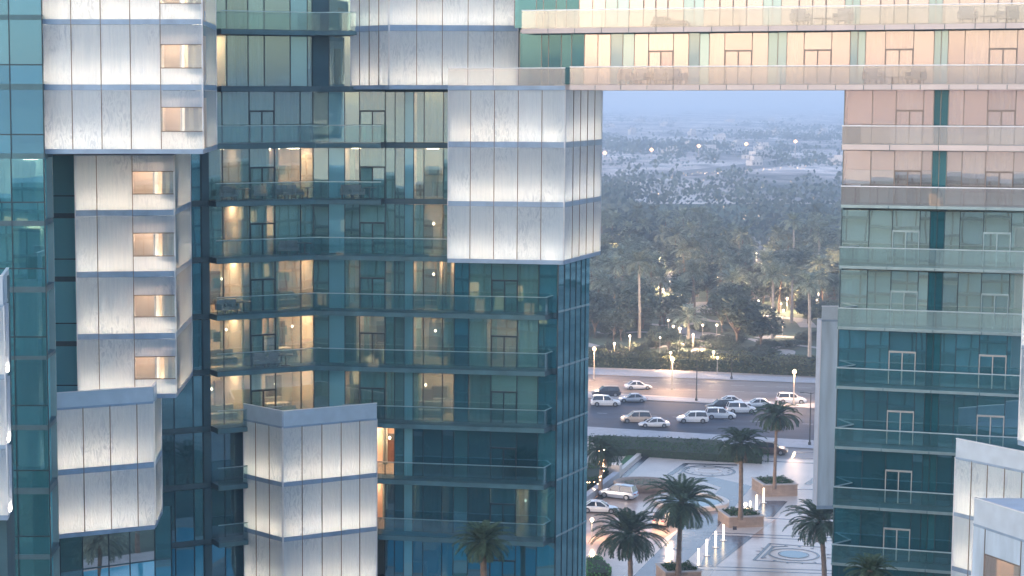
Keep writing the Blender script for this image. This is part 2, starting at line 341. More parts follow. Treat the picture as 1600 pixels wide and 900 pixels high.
for r in range(11):
    zt, zb = ZS[r] - TH, ZS[r+1]
    upper = r < 2
    cells = (CELL_UA + CELL_UB) if upper else (CELL_A + CELL_B)
    for x0, x1, k in cells:
        if r < 5 and x0 >= 705: continue
        if r < 4 and x1 <= 300 : continue
        if r in (4, 5, 6) and x1 <= 270: continue
        if r == 8 and x0 > 590 and x0 < 620: k = 'o' if x0 < 610 else 'k'
        if r == 8 and 380 < x0 < 580: continue
        if r > 8 and 390 < x0 < 580: continue
        pl = plane_for(x0); s0, s1 = pl.s_(x0), pl.s_(x1)
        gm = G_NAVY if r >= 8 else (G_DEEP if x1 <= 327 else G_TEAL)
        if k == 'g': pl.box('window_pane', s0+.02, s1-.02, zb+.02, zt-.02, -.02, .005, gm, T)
        elif k == 'd': pl.box('window_pane', s0+.02, s1-.02, zb+.02, zt-.02, -.02, .005, G_DEEP, T)
        elif k == 'D': door_unit(pl, s0, s1, zb, zt, M_MULL, gm, T)
        elif k == 't': pl.box('tinted_panel', s0+.02, s1-.02, zb+.02, zt-.02, -.02, .03, G_STRIP, T)
        elif k == 'w': pl.box('grey_panel', s0+.02, s1-.02, zb+.02, zt-.02, -.20, -.05, M_WALLG, T); pl.box('window_pane', s0+.02, s1-.02, zb+.02, zt-.02, -.02, .005, gm, T)
        elif k == 'K': pl.box('column', s0+.02, s1-.02, zb, zt, -.5, .12, M_DARK, T)
        elif k == 'k': pl.box('dark_panel', s0+.02, s1-.02, zb, zt, -.25, -.1, M_DARK, T); pl.box('window_pane', s0+.02, s1-.02, zb+.02, zt-.02, -.02, .005, G_DEEP, T)
        if k in 'gD' and x1 > 327 and 1 <= r <= 7 and not any(a <= x0 and x1 <= b for a, b, lv in LIT.get(r, []) if lv) and rnd.random() < .62:
            pl.box('blind_and_reflection_panel', s0+.04, s1-.04, zb+(zt-zb)*rnd.choice((0, 0, .0, .35)), zt-.02, -.38, -.35, M_BLINDT, T)
        pl.box('mullion', s0-.025, s0+.02, zb, zt, -.09, .05, M_MULL, T)
    # dim back wall everywhere, warm rooms where the lamps are on
    rooms = [(x0, x1, lv) for x0, x1, lv in LIT.get(r, []) if lv]
    for pl, xa, xb in ((PA, 200, 490), (PB, 490, 872)):
        if upper: xb = min(xb, 600)
        edges = [xa]
        for x0, x1, lv in rooms:
            if x0 >= xa and x1 <= xb: edges += [x0, x1]
        edges.append(xb)
        for i in range(0, len(edges), 2):
            if edges[i+1] - edges[i] > 3: pl.box('back_wall', pl.s_(edges[i]), pl.s_(edges[i+1]), zb, zt, -3.4, -3.2, M_WALLD, T)
        for x0, x1, lv in rooms:
            if not (x0 >= xa and x1 <= xb): continue
            s0, s1 = pl.s_(x0)-.3, pl.s_(x1)+.3
            pl.box('room_wall', s0, s1, zb, zt, -4.4, -4.2, M_WALLW, T)
            pl.box('partition_wall', s0-.12, s0, zb, zt, -4.2, -.35, M_WALLW, T); pl.box('partition_wall', s1, s1+.12, zb, zt, -4.2, -.35, M_WALLW, T)
            pl.box('room_floor', s0, s1, zb, zb+.03, -4.2, -.3, M_FLOORW, T)
            pl.box('room_ceiling', s0, s1, zt-.04, zt-.005, -4.2, -.3, M_WALLW, T)
            for q in range(2 + int((s1-s0) > 2)):
                c_ = rnd.uniform(s0+.3, s1-.5); kk = rnd.randrange(4)
                if kk == 0: pl.box('inner_door', c_-.4, c_+.4, zb+.03, zb+2.2, -4.19, -4.12, M_DOORW, T)
                elif kk == 1: pl.box('bookcase', c_-.5, c_+.5, zb+.03, zb+rnd.uniform(1.2, 2.3), -4.19, -3.85, M_DOORW, T)
                elif kk == 2: pl.box('picture', c_-.35, c_+.35, zb+1.3, zb+1.9, -4.19, -4.15, M_WALLG, T)
                else: pl.box('kitchen_counter', c_-.6, c_+.6, zb+.03, zb+.95, -3.4, -2.9, M_COUNT, T)
            mbp = MB(); mbp.lathe([(.01, .1), (.09, 0), (.01, -.1)], seg=8)
            if lv > 1: link('pendant_lamp', mbp.mesh('pendant_lamp', L_WHITE), T, pl.pt(rnd.uniform(s0+.4, s1-.4), -2.6, zb+rnd.uniform(1.7, 2.2)))
            lm = L_ROOM if lv > 1 else L_ROOMD
            wd = .9 if lv > 1 else .8
            mid = (s0+s1)/2
            nl = 2 if (s1-s0) > 2.6 and lv > 1 else 1
            for q in range(nl):
                c_ = mid if nl == 1 else s0 + (s1-s0)*(.27 + .46*q)
                pl.box('ceiling_lamp', c_-.35, c_+.35, zt-.10, zt-.045, -2.2, -2.2+wd*(.6+.3*(lv > 2)), lm, T)
    for x0, x1, k in CURT.get(r, []):
        pl = plane_for(x0); pl.curtain(pl.s_(x0)+.03, pl.s_(x1)-.03, zb+.03, zt-.03, -.22, M_CURT if k == 'w' else M_CURTT, T)
# floor slabs reach out as balconies on the middle facade
def prism_part(name, pts, z0, z1, mat, parent):
    c = Vector((sum(p[0] for p in pts)/len(pts), sum(p[1] for p in pts)/len(pts), z0))
    mb = MB(); mb.prism([(p[0]-c.x, p[1]-c.y) for p in pts], 0, z1-z0)
    return link(name, mb.mesh(name, mat), parent, c)
BO = 1.15
for r in range(1, 11):
    z1 = ZS[r]; z0 = z1 - TH
    xr = 600 if r < 5 else 855
    xl = 338 if r < 3 else 328
    pts = [PA.pt(PA.s_(xl), BO), PA.pt(PA.L-.0, BO), PB.pt(PB.s_(xr), BO), PB.pt(PB.s_(xr if r < 5 else 864), -.1), PB.pt(PB.s_(872), -.1) if r >= 5 else PB.pt(PB.s_(700), -.1), PB.pt(PB.s_(872), -5), PA.pt(PA.L, -5.5), PA.pt(0, -5), PA.pt(0, -.1), PA.pt(PA.s_(xl), -.1)]
    prism_part('floor_slab', pts, z0, z1, M_SLAB, T)
    if r == 2: continue
    bal = link('balcony', None, T, PA.pt(PA.s_(xl), BO, z1))
    for pl, xa, xb in ((PA, xl, 490), (PB, 490, xr)):
        cuts = [xa]
        while xb - cuts[-1] > 75: cuts.append(cuts[-1] + 50)
        cuts.append(xb)
        for i in range(len(cuts)-1):
            if r >= 8 and cuts[i] > 380 and cuts[i+1] < 590: continue
            s0, s1 = pl.s_(cuts[i]), pl.s_(cuts[i+1])
            if xb == 490 and i == len(cuts)-2: s1 = pl.L - .02
            if xa == 490 and i == 0: s0 = .02
            pl.box('rail_panel', s0+.012, s1-.012, z1-.05, z1+1.05, BO-.02, BO+.01, G_RAIL, bal)
            pl.box('handrail', s0, s1, z1+1.05, z1+1.10, BO-.04, BO+.03, M_RAILMET, bal)
            pl.box('slab_fascia', s0, s1, z0+.02, z1-.06, BO+.005, BO+.04, M_SLABR, bal)
    if r >= 5:
        e0 = PB.pt(PB.s_(xr), BO); e1 = PB.pt(PB.s_(864), -.05); pe = Plane((e0.x, e0.y), (e1.x, e1.y))
        pe.box('rail_panel', .02, pe.L, z1-.05, z1+1.05, -.02, .01, G_RAIL, bal)
        pe.box('handrail', .0, pe.L, z1+1.05, z1+1.10, -.04, .03, M_RAILMET, bal)
# narrow side facade by the gap
for r in range(4, 11):
    zt, zb = ZS[r], ZS[r+1] + .12
    xs = [872, 882, 891, 900, 908, 915, 921]
    for i in range(6):
        s0, s1 = PS.s_(xs[i]), PS.s_(xs[i+1])
        PS.box('side_pane', s0+.02, s1-.02, zb, zt, -.03, .0, G_DEEP, T)
        PS.box('side_mullion', s0-.02, s0+.02, zb-.12, zt, -.08, .03, M_MULL, T)
    PS.box('side_band', 0, PS.L, zb-.12, zb, -.05, .02, M_RAILMET, T)
mb = MB()
zt, zb = ZS[4], ZS[11]
core = [PS.pt(0, -.5), PS.pt(PS.L, -.5), (PS.pt(PS.L, -.5) + Vector((-6, 14, 0))), PA.pt(0, -14), PA.pt(0, -5.2), PA.pt(PA.L, -5.6), PB.pt(PB.L, -5.2)]
prism_part('tower_core', core, 0, ZS[4], M_DARK, T)
core = [PB.pt(PB.s_(690), -.4), PB.pt(PB.L-.4, -.4), PB.pt(PB.L-.4, -9), PA.pt(0, -14), PA.pt(0, -5.2), PA.pt(PA.L, -5.6), PB.pt(PB.s_(690), -5.2)]
prism_part('tower_core', core, ZS[4]+.01, 68, M_DARK, T)
prism_part('tower_base', [PA.pt(0, 0), PA.pt(PA.L, 0), PB.pt(PB.L, 0), PB.pt(PB.L, -5), PA.pt(PA.L, -5.4), PA.pt(0, -5)], 0, ZS[11]-TH, M_DARK, T)

M_PARA = plain('parapet_white', (.44, .53, .60), .35, 0, .08, 1.5)
M_SHAFT = plain('streaked_white_glass', (.42, .53, .62), .3, 0, .22, 1.6, stretch=(1, 1, .12))
# ---- frosted lantern boxes
def lantern(faces, rows, depth_pts, parapet=None, name='lantern_box', parent=None, windows=(), lit=True, band=.16, strip=L_STRIP, pm=None):
    pm = pm or FROST
    """faces: (Plane, [x cuts], yref); rows: (z bottom, z top) each; depth_pts: footprint; windows: (face, x0, x1, z0, z1)"""
    par = parent or T
    p0 = faces[0][0]
    L = link(name, None, par, p0.pt(0, 0, rows[-1][0]))
    zmin, zmax = rows[-1][0], rows[0][1]
    for fi, (pl, xs, yr) in enumerate(faces):
        ss = [pl.s_(x, yr) for x in xs]
        for ri, (z0, z1) in enumerate(rows):
            for i in range(len(ss)-1):
                a, b = ss[i]+.012, ss[i+1]-.012
                win = [q for q in windows if q[0] == fi and q[3] < z1 and q[4] > z0 and q[1] >= ss[i]-.05 and q[2] <= ss[i+1]+.05]
                if win:
                    _, wa, wb, wz0, wz1 = win[0]
                    pl.box('frosted_panel', a, b, wz1+.02, z1-.02, -.03, 0, pm, L); pl.box('frosted_panel', a, b, z0-.001, wz0-.02, -.03, 0, pm, L)
                    pl.box('clear_pane', a, b, wz0+.03, wz1-.03, -.025, -.005, G_RAILPALE, L)
                    mb = MB(); w_ = b-a; h_ = wz1-wz0
                    mb.box(0, w_, -.04, .025, -.03, .02); mb.box(0, w_, -.04, .025, h_-.02, h_+.03)
                    link('window_frame', mb.mesh('window_frame', M_MULLB), L, pl.pt(a, 0, wz0), pl.rz)
                    # little lit room behind the opening
                    mb = MB(); d = 2.0
                    mb.box(0, w_, d, d+.05, -.9, h_+.5); mb.box(0, w_, 1.1, d, -.95, -.9); mb.box(-.05, 0, .75, d, -.9, h_+.5); mb.box(w_, w_+.05, .75, d, -.9, h_+.5); mb.box(0, w_, .2, d, h_+.5, h_+.55)
                    link('lit_room', mb.mesh('lit_room', M_WALLW), L, pl.pt(a, 0, wz0), pl.rz)
                    mb = MB(); mb.box(-.5, .5, -.25, .25, -.03, .03)
                    link('ceiling_lamp', mb.mesh('ceiling_lamp', L_NICHE), L, pl.pt((a+b)/2, -1.2, wz1+.44), pl.rz)
                    cw = rnd.uniform(.28, .45)
                    pl.curtain(a+w_*(1-cw), b, wz0-.5, wz1+.3, -.35, M_CURT, L)
                else:
                    pl.box('frosted_panel', a, b, z0-.001, z1-.012, -.03, 0, pm, L)
            s0, s1 = ss[0], ss[-1]
            # back of the cavity, cut open behind the windows
            wr = [q for q in windows if q[0] == fi and q[3] < z1 and q[4] > z0]
            segs = [(s0, s1)]
            if wr: segs = [(s0, wr[0][1]-.08), (wr[0][2]+.08, s1)]
            for k0, k1 in segs:
                if k1 - k0 > .3: pl.box('cavity_wall', k0, k1, z0, z1, -1.2, -1.1, M_CAVITY, L)
            if wr: pl.box('cavity_wall', wr[0][1]-.08, wr[0][2]+.08, z0, wr[0][3]-.35, -1.2, -1.1, M_CAVITY, L)
            if lit:
                for q in range(len(ss)-1): pl.box('light_strip', ss[q]+.06, ss[q+1]-.06, z0+.03, z0+.17, -1.0, -.9, rnd.choice(L_STRIPS), L)
            zb_ = rows[ri+1][1] if ri+1 < len(rows) else z0 - band*1.5
            pl.box('spandrel_band', s0, s1, zb_, z0, -.06, .025, M_BAND, L)
            pl.box('shelf', s0, s1, z0-.04, z0-.003, -1.1, -.065, M_CAVITY, L)
        for q in ([s0+.03] if fi == 0 else []) + ([s1-.03] if fi == len(faces)-1 else []): pl.box('end_wall', q-.02, q+.02, zmin, zmax, -1.2, -.05, M_CAVITY, L)
        for q, s in enumerate(ss):
            pl.box('mullion', s-.02, s+.02, zmin, zmax, -.035, .03, M_MULLB if 0 < q < len(ss)-1 else M_PALEMET, L)
        if parapet:
            pl.box('parapet_panel', ss[0]+.02, ss[-1]-.02, zmax, parapet-.04, -.05, .01, M_PARA, L)
            pl.box('parapet_coping', ss[0], ss[-1], parapet-.04, parapet, -.12, .03, M_PALEMET, L)
            pl.box('spandrel_band', ss[0], ss[-1], zmax-.06, zmax+.07, -.04, .026, M_BAND, L)
    zb2 = zmin - band*1.5
    prism_part('box_floor', depth_pts, zb2-.02, zmin-.05, M_BAND, L)
    prism_part('box_roof', depth_pts, zmax-.02, zmax+.02, M_ROOF, L)
    inner = [(p[0]*.0, 0) for p in ()]
    return L
def rows_px(pl, x, pairs): return [(pl.z_(x, yb), pl.z_(x, yt)) for yt, yb in pairs]
def fp(planes, back):
    pts = [planes[0].pt(0, -.05)]
    for p in planes: pts.append(p.pt(p.L, -.05))
    return pts + back

# box A, upper left
A1 = Plane((colX(67, 97, 120), 97), (colX(316, 97, 120), 97)); A2 = Plane((colX(316, 97, 120), 97), (colX(338, 106, 120), 106))
rA = rows_px(A1, 200, [(-62, 30), (38, 132), (141, 233)])
def wpx(fi, pl, x0, x1, y0, y1): s0, zb_ = pl.hit(x0, y1); s1, zt_ = pl.hit(x1, y0); return (fi, s0, s1, zb_, zt_)
wA = [wpx(0, A1, 254, 315, -30, 5), wpx(0, A1, 254, 315, 70, 106), wpx(0, A1, 254, 315, 168, 205)]
lantern([(A1, [67, 112, 158, 204, 251, 316], 120), (A2, [317, 338], 120)], rA, fp([A1, A2], [(A2.pt(A2.L, -.1)+Vector((-1, 6, 0))), A1.pt(0, -14)]), windows=wA)
# box A2, the column of four below it
B1 = Plane((colX(118, 101.7), 101.7), (colX(273, 102.2), 102.2)); B2 = Plane((colX(273, 102.2), 102.2), (colX(299.5, 110.5), 110.5))
rB = rows_px(B1, 200, [(243, 328), (337, 424), (433, 521), (530, 616)])
wB = [wpx(0, B1, 208, 272, 268, 303), wpx(0, B1, 209, 273, 364, 400), wpx(0, B1, 211, 274, 461, 495), wpx(0, B1, 212, 276, 557, 592)]
lantern([(B1, [119, 153, 208.5, 273], 430), (B2, [274, 299], 430)], rB, fp([B1, B2], [(B2.pt(B2.L, -.1)+Vector((-1, 3, 0))), B1.pt(0, -9)]), windows=[(f_, B1.s_(208.5), B1.s_(273), a, b) for f_, _, _, a, b in wB])
# box D, lower left with a parapet
D1 = Plane((colX(78, 98, 740), 98), (colX(241, 100.4, 740), 100.4)); D2 = Plane((colX(241, 100.4, 740), 100.4), (colX(253.5, 104.5, 740), 104.5))
rD = rows_px(D1, 80, [(640, 735), (744, 836)])
lantern([(D1, [79, 88, 131, 173, 215, 241], 740), (D2, [242, 253], 740)], rD, fp([D1, D2], [(D2.pt(D2.L, -.1)+Vector((-1, 3, 0))), D1.pt(0, -7)]), parapet=D1.z_(80, 614))
# box E, middle bottom
E1 = Plane((colX(380, 113.4, 760), 113.4), (colX(442, 110.6, 760), 110.6)); E2 = Plane((colX(442, 110.6, 760), 110.6), (colX(590, 113.6, 760), 113.6))
rE = rows_px(E2, 442, [(668, 754), (761, 840), (847, 928)])
lantern([(E1, [381, 400, 421, 441.5], 760), (E2, [442.5, 472, 503, 533, 562, 589], 760)], rE, fp([E1, E2], [E2.pt(E2.L, -2), E1.pt(0, -2)]), parapet=E2.z_(442, 642))
# box C, by the gap
C1 = Plane((colX(700, 110.8, 260), 110.8), (colX(882, 109.4, 260), 109.4)); C2 = Plane((colX(882, 109.4, 260), 109.4), (colX(940, 116.4, 260), 116.4))
rC = rows_px(C1, 882, [(141, 222), (231, 316), (324, 407)])
lantern([(C1, [700, 735, 772, 809, 846, 881.5], 260), (C2, [882.5, 895, 906, 917, 928, 939.5], 260)], rC, fp([C1, C2], [(C2.pt(C2.L, -.1)+Vector((-2, 5, 0))), C1.pt(0, -8)]))
rl = link('balcony', None, T, C1.pt(0, 0, rC[0][1]))
for i, (a, b) in enumerate(((700, 772), (772, 828), (828, 883))):
    C1.box('rail_panel', C1.s_(a, 140)+.01, C1.s_(b, 140)-.01, C1.z_(800, 139), C1.z_(800, 107), -.02, .02, G_RAILPALE, rl)
    C1.box('handrail', C1.s_(a, 140), C1.s_(b, 140), C1.z_(800, 107), C1.z_(800, 105.6), -.04, .03, M_PALEMET, rl)
C1.box('slab_fascia', C1.s_(700, 140), C1.s_(883, 140), C1.z_(800, 141), C1.z_(800, 134), .03, .07, M_BAND, rl)
# box B, top middle
Q1 = Plane((colX(547, 115, 90), 115), (colX(608, 112.6, 90), 112.6)); Q2 = Plane((colX(608, 112.6, 90), 112.6), (colX(811, 113.4, 90), 113.4))
rQ = rows_px(Q2, 610, [(-52, 39), (48, 133)])
lantern([(Q1, [548, 562, 577, 592, 607.5], 90), (Q2, [608.5, 651, 691, 731, 771, 809], 90)], rQ, fp([Q1, Q2], [Q2.pt(Q2.L, -6), Q1.pt(0, -6)]))

# ---- plain glass facades at the far left of the tower
def glass_grid(pl, xs, rowz, parent, yref=450, gm=None, midrail=None, rooms=(), mull=M_MULL, back=2.6, cols=None, cur=(), bandm=M_SLAB):
    ss = [pl.s_(x, yref) for x in xs]
    for r, (zb, zt) in enumerate(rowz):
        for i in range(len(ss)-1):
            g_ = gm[i] if isinstance(gm, list) else (gm or G_DEEP)
            if midrail:
                zm = zb + (zt-zb)*midrail
                pl.box('window_pane', ss[i]+.02, ss[i+1]-.02, zm+.03, zt, -.02, .005, g_, parent); pl.box('window_pane', ss[i]+.02, ss[i+1]-.02, zb, zm-.03, -.02, .005, g_, parent)
                pl.box('transom', ss[i]+.02, ss[i+1]-.02, zm-.03, zm+.03, -.05, .03, mull, parent)
            else: pl.box('window_pane', ss[i]+.02, ss[i+1]-.02, zb, zt, -.02, .005, g_, parent)
        zn = rowz[r+1][1] if r+1 < len(rowz) else zb-.3
        pl.box('slab_band', ss[0], ss[-1], zn, zb, -back, .03, bandm, parent)
        pl.box('back_wall', ss[0], ss[-1], zb, zt, -back-.15, -back, M_WALLD, parent)
    for s in ss: pl.box('mullion', s-.025, s+.025, rowz[-1][0]-.3, rowz[0][1], -.08, .04, mull, parent)
    for r, x0, x1, mt in cur:
        zb, zt = rowz[r]; pl.curtain(pl.s_(x0, yref), pl.s_(x1, yref), zb+.05, zt-.15, -.3, mt, parent)
G_BLUE = glass('blue_glass', (.5, .72, .8), (.36, .62, .78), .16, (.09, .30, .40), .6)
U = Plane((colX(-40, 96.5), 96.5), (colX(69, 96.5), 96.5))
glass_grid(U, [-40, 15, 66.5], rows_px(U, 40, [(-70, 23), (31, 131), (140, 240)]), T, yref=100, gm=G_BLUE, midrail=.3, bandm=M_SLABR)
U2 = Plane((colX(-40, 95), 95), (colX(71, 95), 95))
u2r = rows_px(U2, 40, [(248, 345), (353, 448), (457, 556), (562, 664), (672, 762), (772, 866), (874, 960)])
glass_grid(U2, [-40, 20, 71], u2r, T, yref=400, gm=G_DEEP, midrail=.3,
           cur=[(0, 23, 57, M_CURT), (0, -5, 8, M_CURTT), (1, 28, 62, M_CURT), (2, 26, 62, M_CURTT), (3, 22, 68, M_CURTT), (4, 34, 52, M_CURTT), (5, 40, 66, M_CURTT)])
for r in (0, 1):
    U2.box('ceiling_lamp', U2.s_(30), U2.s_(52), u2r[r][1]-.12, u2r[r][1]-.02, -2.4, -1.9, L_ROOMD, T)
ue = Plane(U2.pt(U2.L, 0).to_2d(), (U2.pt(U2.L, 0).x-.3, 97.7))
for z0, z1 in u2r: ue.box('side_pane', .02, ue.L, z0, z1, -.03, 0, G_SIDE, T)
U3 = Plane((colX(66, 103.5), 103.5), (colX(124, 103.5), 103.5))
glass_grid(U3, [66, 83, 120], rows_px(U3, 90, [(243, 333), (341, 432), (440, 533), (541, 628)]), T, gm=G_SIDE, midrail=.3)
U4 = Plane((colX(20, 101.5, 800), 101.5), (colX(82, 101.5, 800), 101.5))
glass_grid(U4, [20, 57, 82], rows_px(U4, 60, [(560, 660), (670, 760), (772, 832), (838, 868), (872, 960)]), T, yref=800, gm=G_DEEP)
U5 = Plane((colX(80, 103.5, 870), 103.5), (colX(270, 107, 870), 107))
glass_grid(U5, [80, 94, 129, 170, 203, 242, 268], rows_px(U5, 180, [(800, 882), (884, 960)]), T, yref=870, gm=[G_DEEP, G_DEEP, G_POOL, G_POOL, G_POOL, G_DEEP], back=3)
prism_part('tower_core', [(U.a.x-20, 97.2+3), (U3.a.x-.2, 97.2+3), (U3.a.x-.2, 106.8), (U3.pt(U3.L, 0).x, 107), (PA.a.x+1, 113), (PA.a.x, 124), (U.a.x-20, 124)], 0, 68, M_DARK, T)

# =================================================================== annexes at the picture's edges
an = thing('annex_building', 'narrow frosted glass annex cut by the left edge of the view', 'building', (colX(-30, 88), 88, 0))
F1 = Plane((colX(-40, 87, 600), 87), (colX(8, 87, 600), 87)); F2 = Plane((colX(8, 87, 600), 87), (colX(17, 91, 600), 91))
lantern([(F1, [-40, -6, 8], 600), (F2, [9, 17], 600)], rows_px(F1, 0, [(478, 585), (593, 695), (702, 805)]), fp([F1, F2], [F2.pt(F2.L, -2), F1.pt(0, -4)]), parapet=F1.z_(0, 430), parent=an)
prism_part('annex_core', [F1.pt(.3, -1.2), F1.pt(F1.L-.3, -1.2), F1.pt(F1.L-.3, -3.2), F1.pt(.3, -3.2)], 0, F1.z_(0, 440), M_DARK, an)

# =================================================================== SKY BRIDGE and RIGHT TOWER share one line of facade
ra0 = Vector((colX(1318, 105.6), 105.6)); ra1 = Vector((colX(1596, 102.6), 102.6)); dr = (ra1-ra0).normalized()
rb0 = ra0 - dr * 19.5; rb1 = ra0 + dr*22
PR = Plane(rb0, rb1)                                       # windows
BR = thing('sky_bridge', 'peach lit sky bridge with two storeys of balconies spanning the gap', 'bridge', (rb0.x, rb0.y, 0))
RT = thing('hotel_tower', 'right hotel tower, peach above and teal glass below, under the sky bridge', 'building', (ra0.x, ra0.y, 0))
zb = {k: PR.z_(1150, k) for k in (-52, -46, 14, 40, 47, 104, 132, 140)}
def bay(x0, parent, z0, z1, pitch, sref, row):
    pass
# window module measured on the lower bridge storey: (x0, x1, kind)
BRC = [(812,846,'t0'),(846,857,'g0'),(857,877,'t0'),(877,893,'k0'),(893,913,'g0'),(913,934,'g'),(934,954,'g'),(954,973,'t'),(973,991,'t'),(991,1013,'g'),(1013,1052,'D'),(1052,1076,'g'),(1076,1093,'t'),(1093,1108,'t'),
       (1108,1132,'g'),(1132,1175,'D'),(1175,1200,'g'),(1200,1215,'t'),(1215,1229,'t'),(1229,1256,'g'),(1256,1299,'D'),(1299,1328,'g'),(1328,1340,'t'),(1340,1352,'t'),(1352,1383,'g'),(1383,1427,'D'),
       (1427,1459,'g'),(1459,1470,'t'),(1470,1481,'t'),(1481,1507,'g'),(1507,1545,'g'),(1545,1589,'D'),(1589,1625,'g')]
def ring(parent, z0, z1, cells, yref, dx=0, mull=M_MULLB, fr=M_MULLB, gm=G_SKY, gs=G_SKYSTRIP):
    for x0, x1, k in cells:
        s0, s1 = PR.s_(x0+dx, yref), PR.s_(x1+dx, yref)
        g_ = G_DARKTEAL if k in ('g0', 'k0', 't0') else gm  # left-end cells: dark glass stands for a dark reflection
        if k in ('t', 't0'): PR.box('tinted_panel', s0+.02, s1-.02, z0+.02, z1-.02, -.03, .0, G_DARKTEAL if k == 't0' else gs, parent)
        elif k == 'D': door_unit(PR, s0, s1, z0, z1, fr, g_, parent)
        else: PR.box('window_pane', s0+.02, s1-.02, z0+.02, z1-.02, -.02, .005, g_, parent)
        PR.box('mullion', s0-.02, s0+.02, z0, z1, -.07, .03, mull, parent)
SB0, SBE, SRE = PR.s_(812, 90), PR.s_(1328, 140), PR.s_(1625, 90)
zr = [(zb[47], None)]
ring(BR, zb[40] , PR.z_(1150, -46), BRC, 20, dx=-8)
ring(BR, zb[132], zb[47], BRC, 90)
BRO = 1.5
PF = Plane(PR.pt(0, BRO).to_2d(), PR.pt(PR.L, BRO).to_2d())   # rail line
def balcony(parent, sa, sb, zs, step, fmat, gmat, left_return=None, fascia=True, hm=M_PALEMET, soff=M_SLABR, hh=1.02, fh=.30):
    b = link('balcony', None, parent, PF.pt(sa, 0, zs))
    pts = [PF.pt(sa, -.02), PF.pt(sb, -.02), PR.pt(sb, -.12), PR.pt(sa+(left_return or 0), -.12)]
    prism_part('balcony_slab', pts, zs-fh+.02, zs-.02, soff, b)
    n = max(1, round((sb-sa)/step)); 
    for i in range(n):
        a, c = sa+(sb-sa)*i/n, sa+(sb-sa)*(i+1)/n
        PF.box('rail_panel', a+.01, c-.01, zs, zs+hh, -.03, 0, gmat, b)
        if fascia: PF.box('fascia_panel', a+.02, c-.02, zs-fh, zs, -.02, .04, fmat, b)
    PF.box('handrail', sa, sb, zs+hh, zs+hh+.055, -.06, .03, hm, b)
    if left_return is not None:
        e1 = PF.pt(sa, 0); e0 = PR.pt(sa+left_return, 0); q = Plane(e0.to_2d(), e1.to_2d())
        q.box('rail_panel', 0, q.L-.02, zs, zs+hh, -.02, .0, gmat, b); q.box('handrail', 0, q.L, zs+hh, zs+hh+.05, -.04, .03, hm, b)
        q.box('fascia_panel', 0, q.L-.02, zs-fh, zs-.03, -.02, .02, soff, b)
    return b
zA = PF.z_(1150, 41); zB = PF.z_(1150, 132.5); fh = PF.z_(1150, 132.5) - PF.z_(1150, 140.5); hh = PF.z_(1150, 104) - PF.z_(1150, 132.5)
balcony(BR, PF.s_(815, 40), PF.s_(1620, 40), zA, 1.55, M_FASCIA, G_RAILPALE, fh=fh, hh=hh)
balcony(BR, PF.s_(890, 130), PF.s_(1620, 130), zB, 1.55, M_FASCIA, G_RAILPALE, fh=fh, hh=hh)
ptsB = [PR.pt(SB0, -.13), PR.pt(SRE, -.13), PR.pt(SRE, -9), PR.pt(SB0, -9)]
SOFF = 0
prism_part('floor_slab', ptsB, zB-fh, zB, M_FASCIA, BR); prism_part('floor_slab', ptsB, zA-fh, zA, M_FASCIA, BR)
prism_part('roof_slab', ptsB, PR.z_(1150, -56), PR.z_(1150, -46), M_FASCIA, BR)
for z0, z1 in ((zB, zA-fh), (zA, PR.z_(1150, -56))):
    for x0, x1, k in BRC:
        if k in ('g', 'D') and x0 > 900: PR.box('blind_and_reflection_panel', PR.s_(x0, 90)+.04, PR.s_(x1, 90)-.04, z0+.05, z1-.05, -.42, -.38, M_BLIND, BR)  # cream blinds whose tone also carries the peach sky reflection
    PR.box('back_wall', SB0, SRE, z0, z1, -3.2, -3.0, plain('cream_wall%d' % int(z0), (.55, .50, .44), .8, 0, .1, .3), BR)
for x0, x1, row in ((1013, 1052, 0), (1108, 1132, 0), (1229, 1256, 0), (1256, 1299, 1), (1352, 1383, 0), (1383, 1427, 0), (1507, 1545, 0), (1545, 1589, 0), (934, 954, 0)):
    z0, z1 = ((zB, zA-fh), (zA, PR.z_(1150, -56)))[row]
    PR.curtain(PR.s_(x0, 90), PR.s_(x1, 90), z0+.05, z1-.05, -.3, M_CURT, BR)
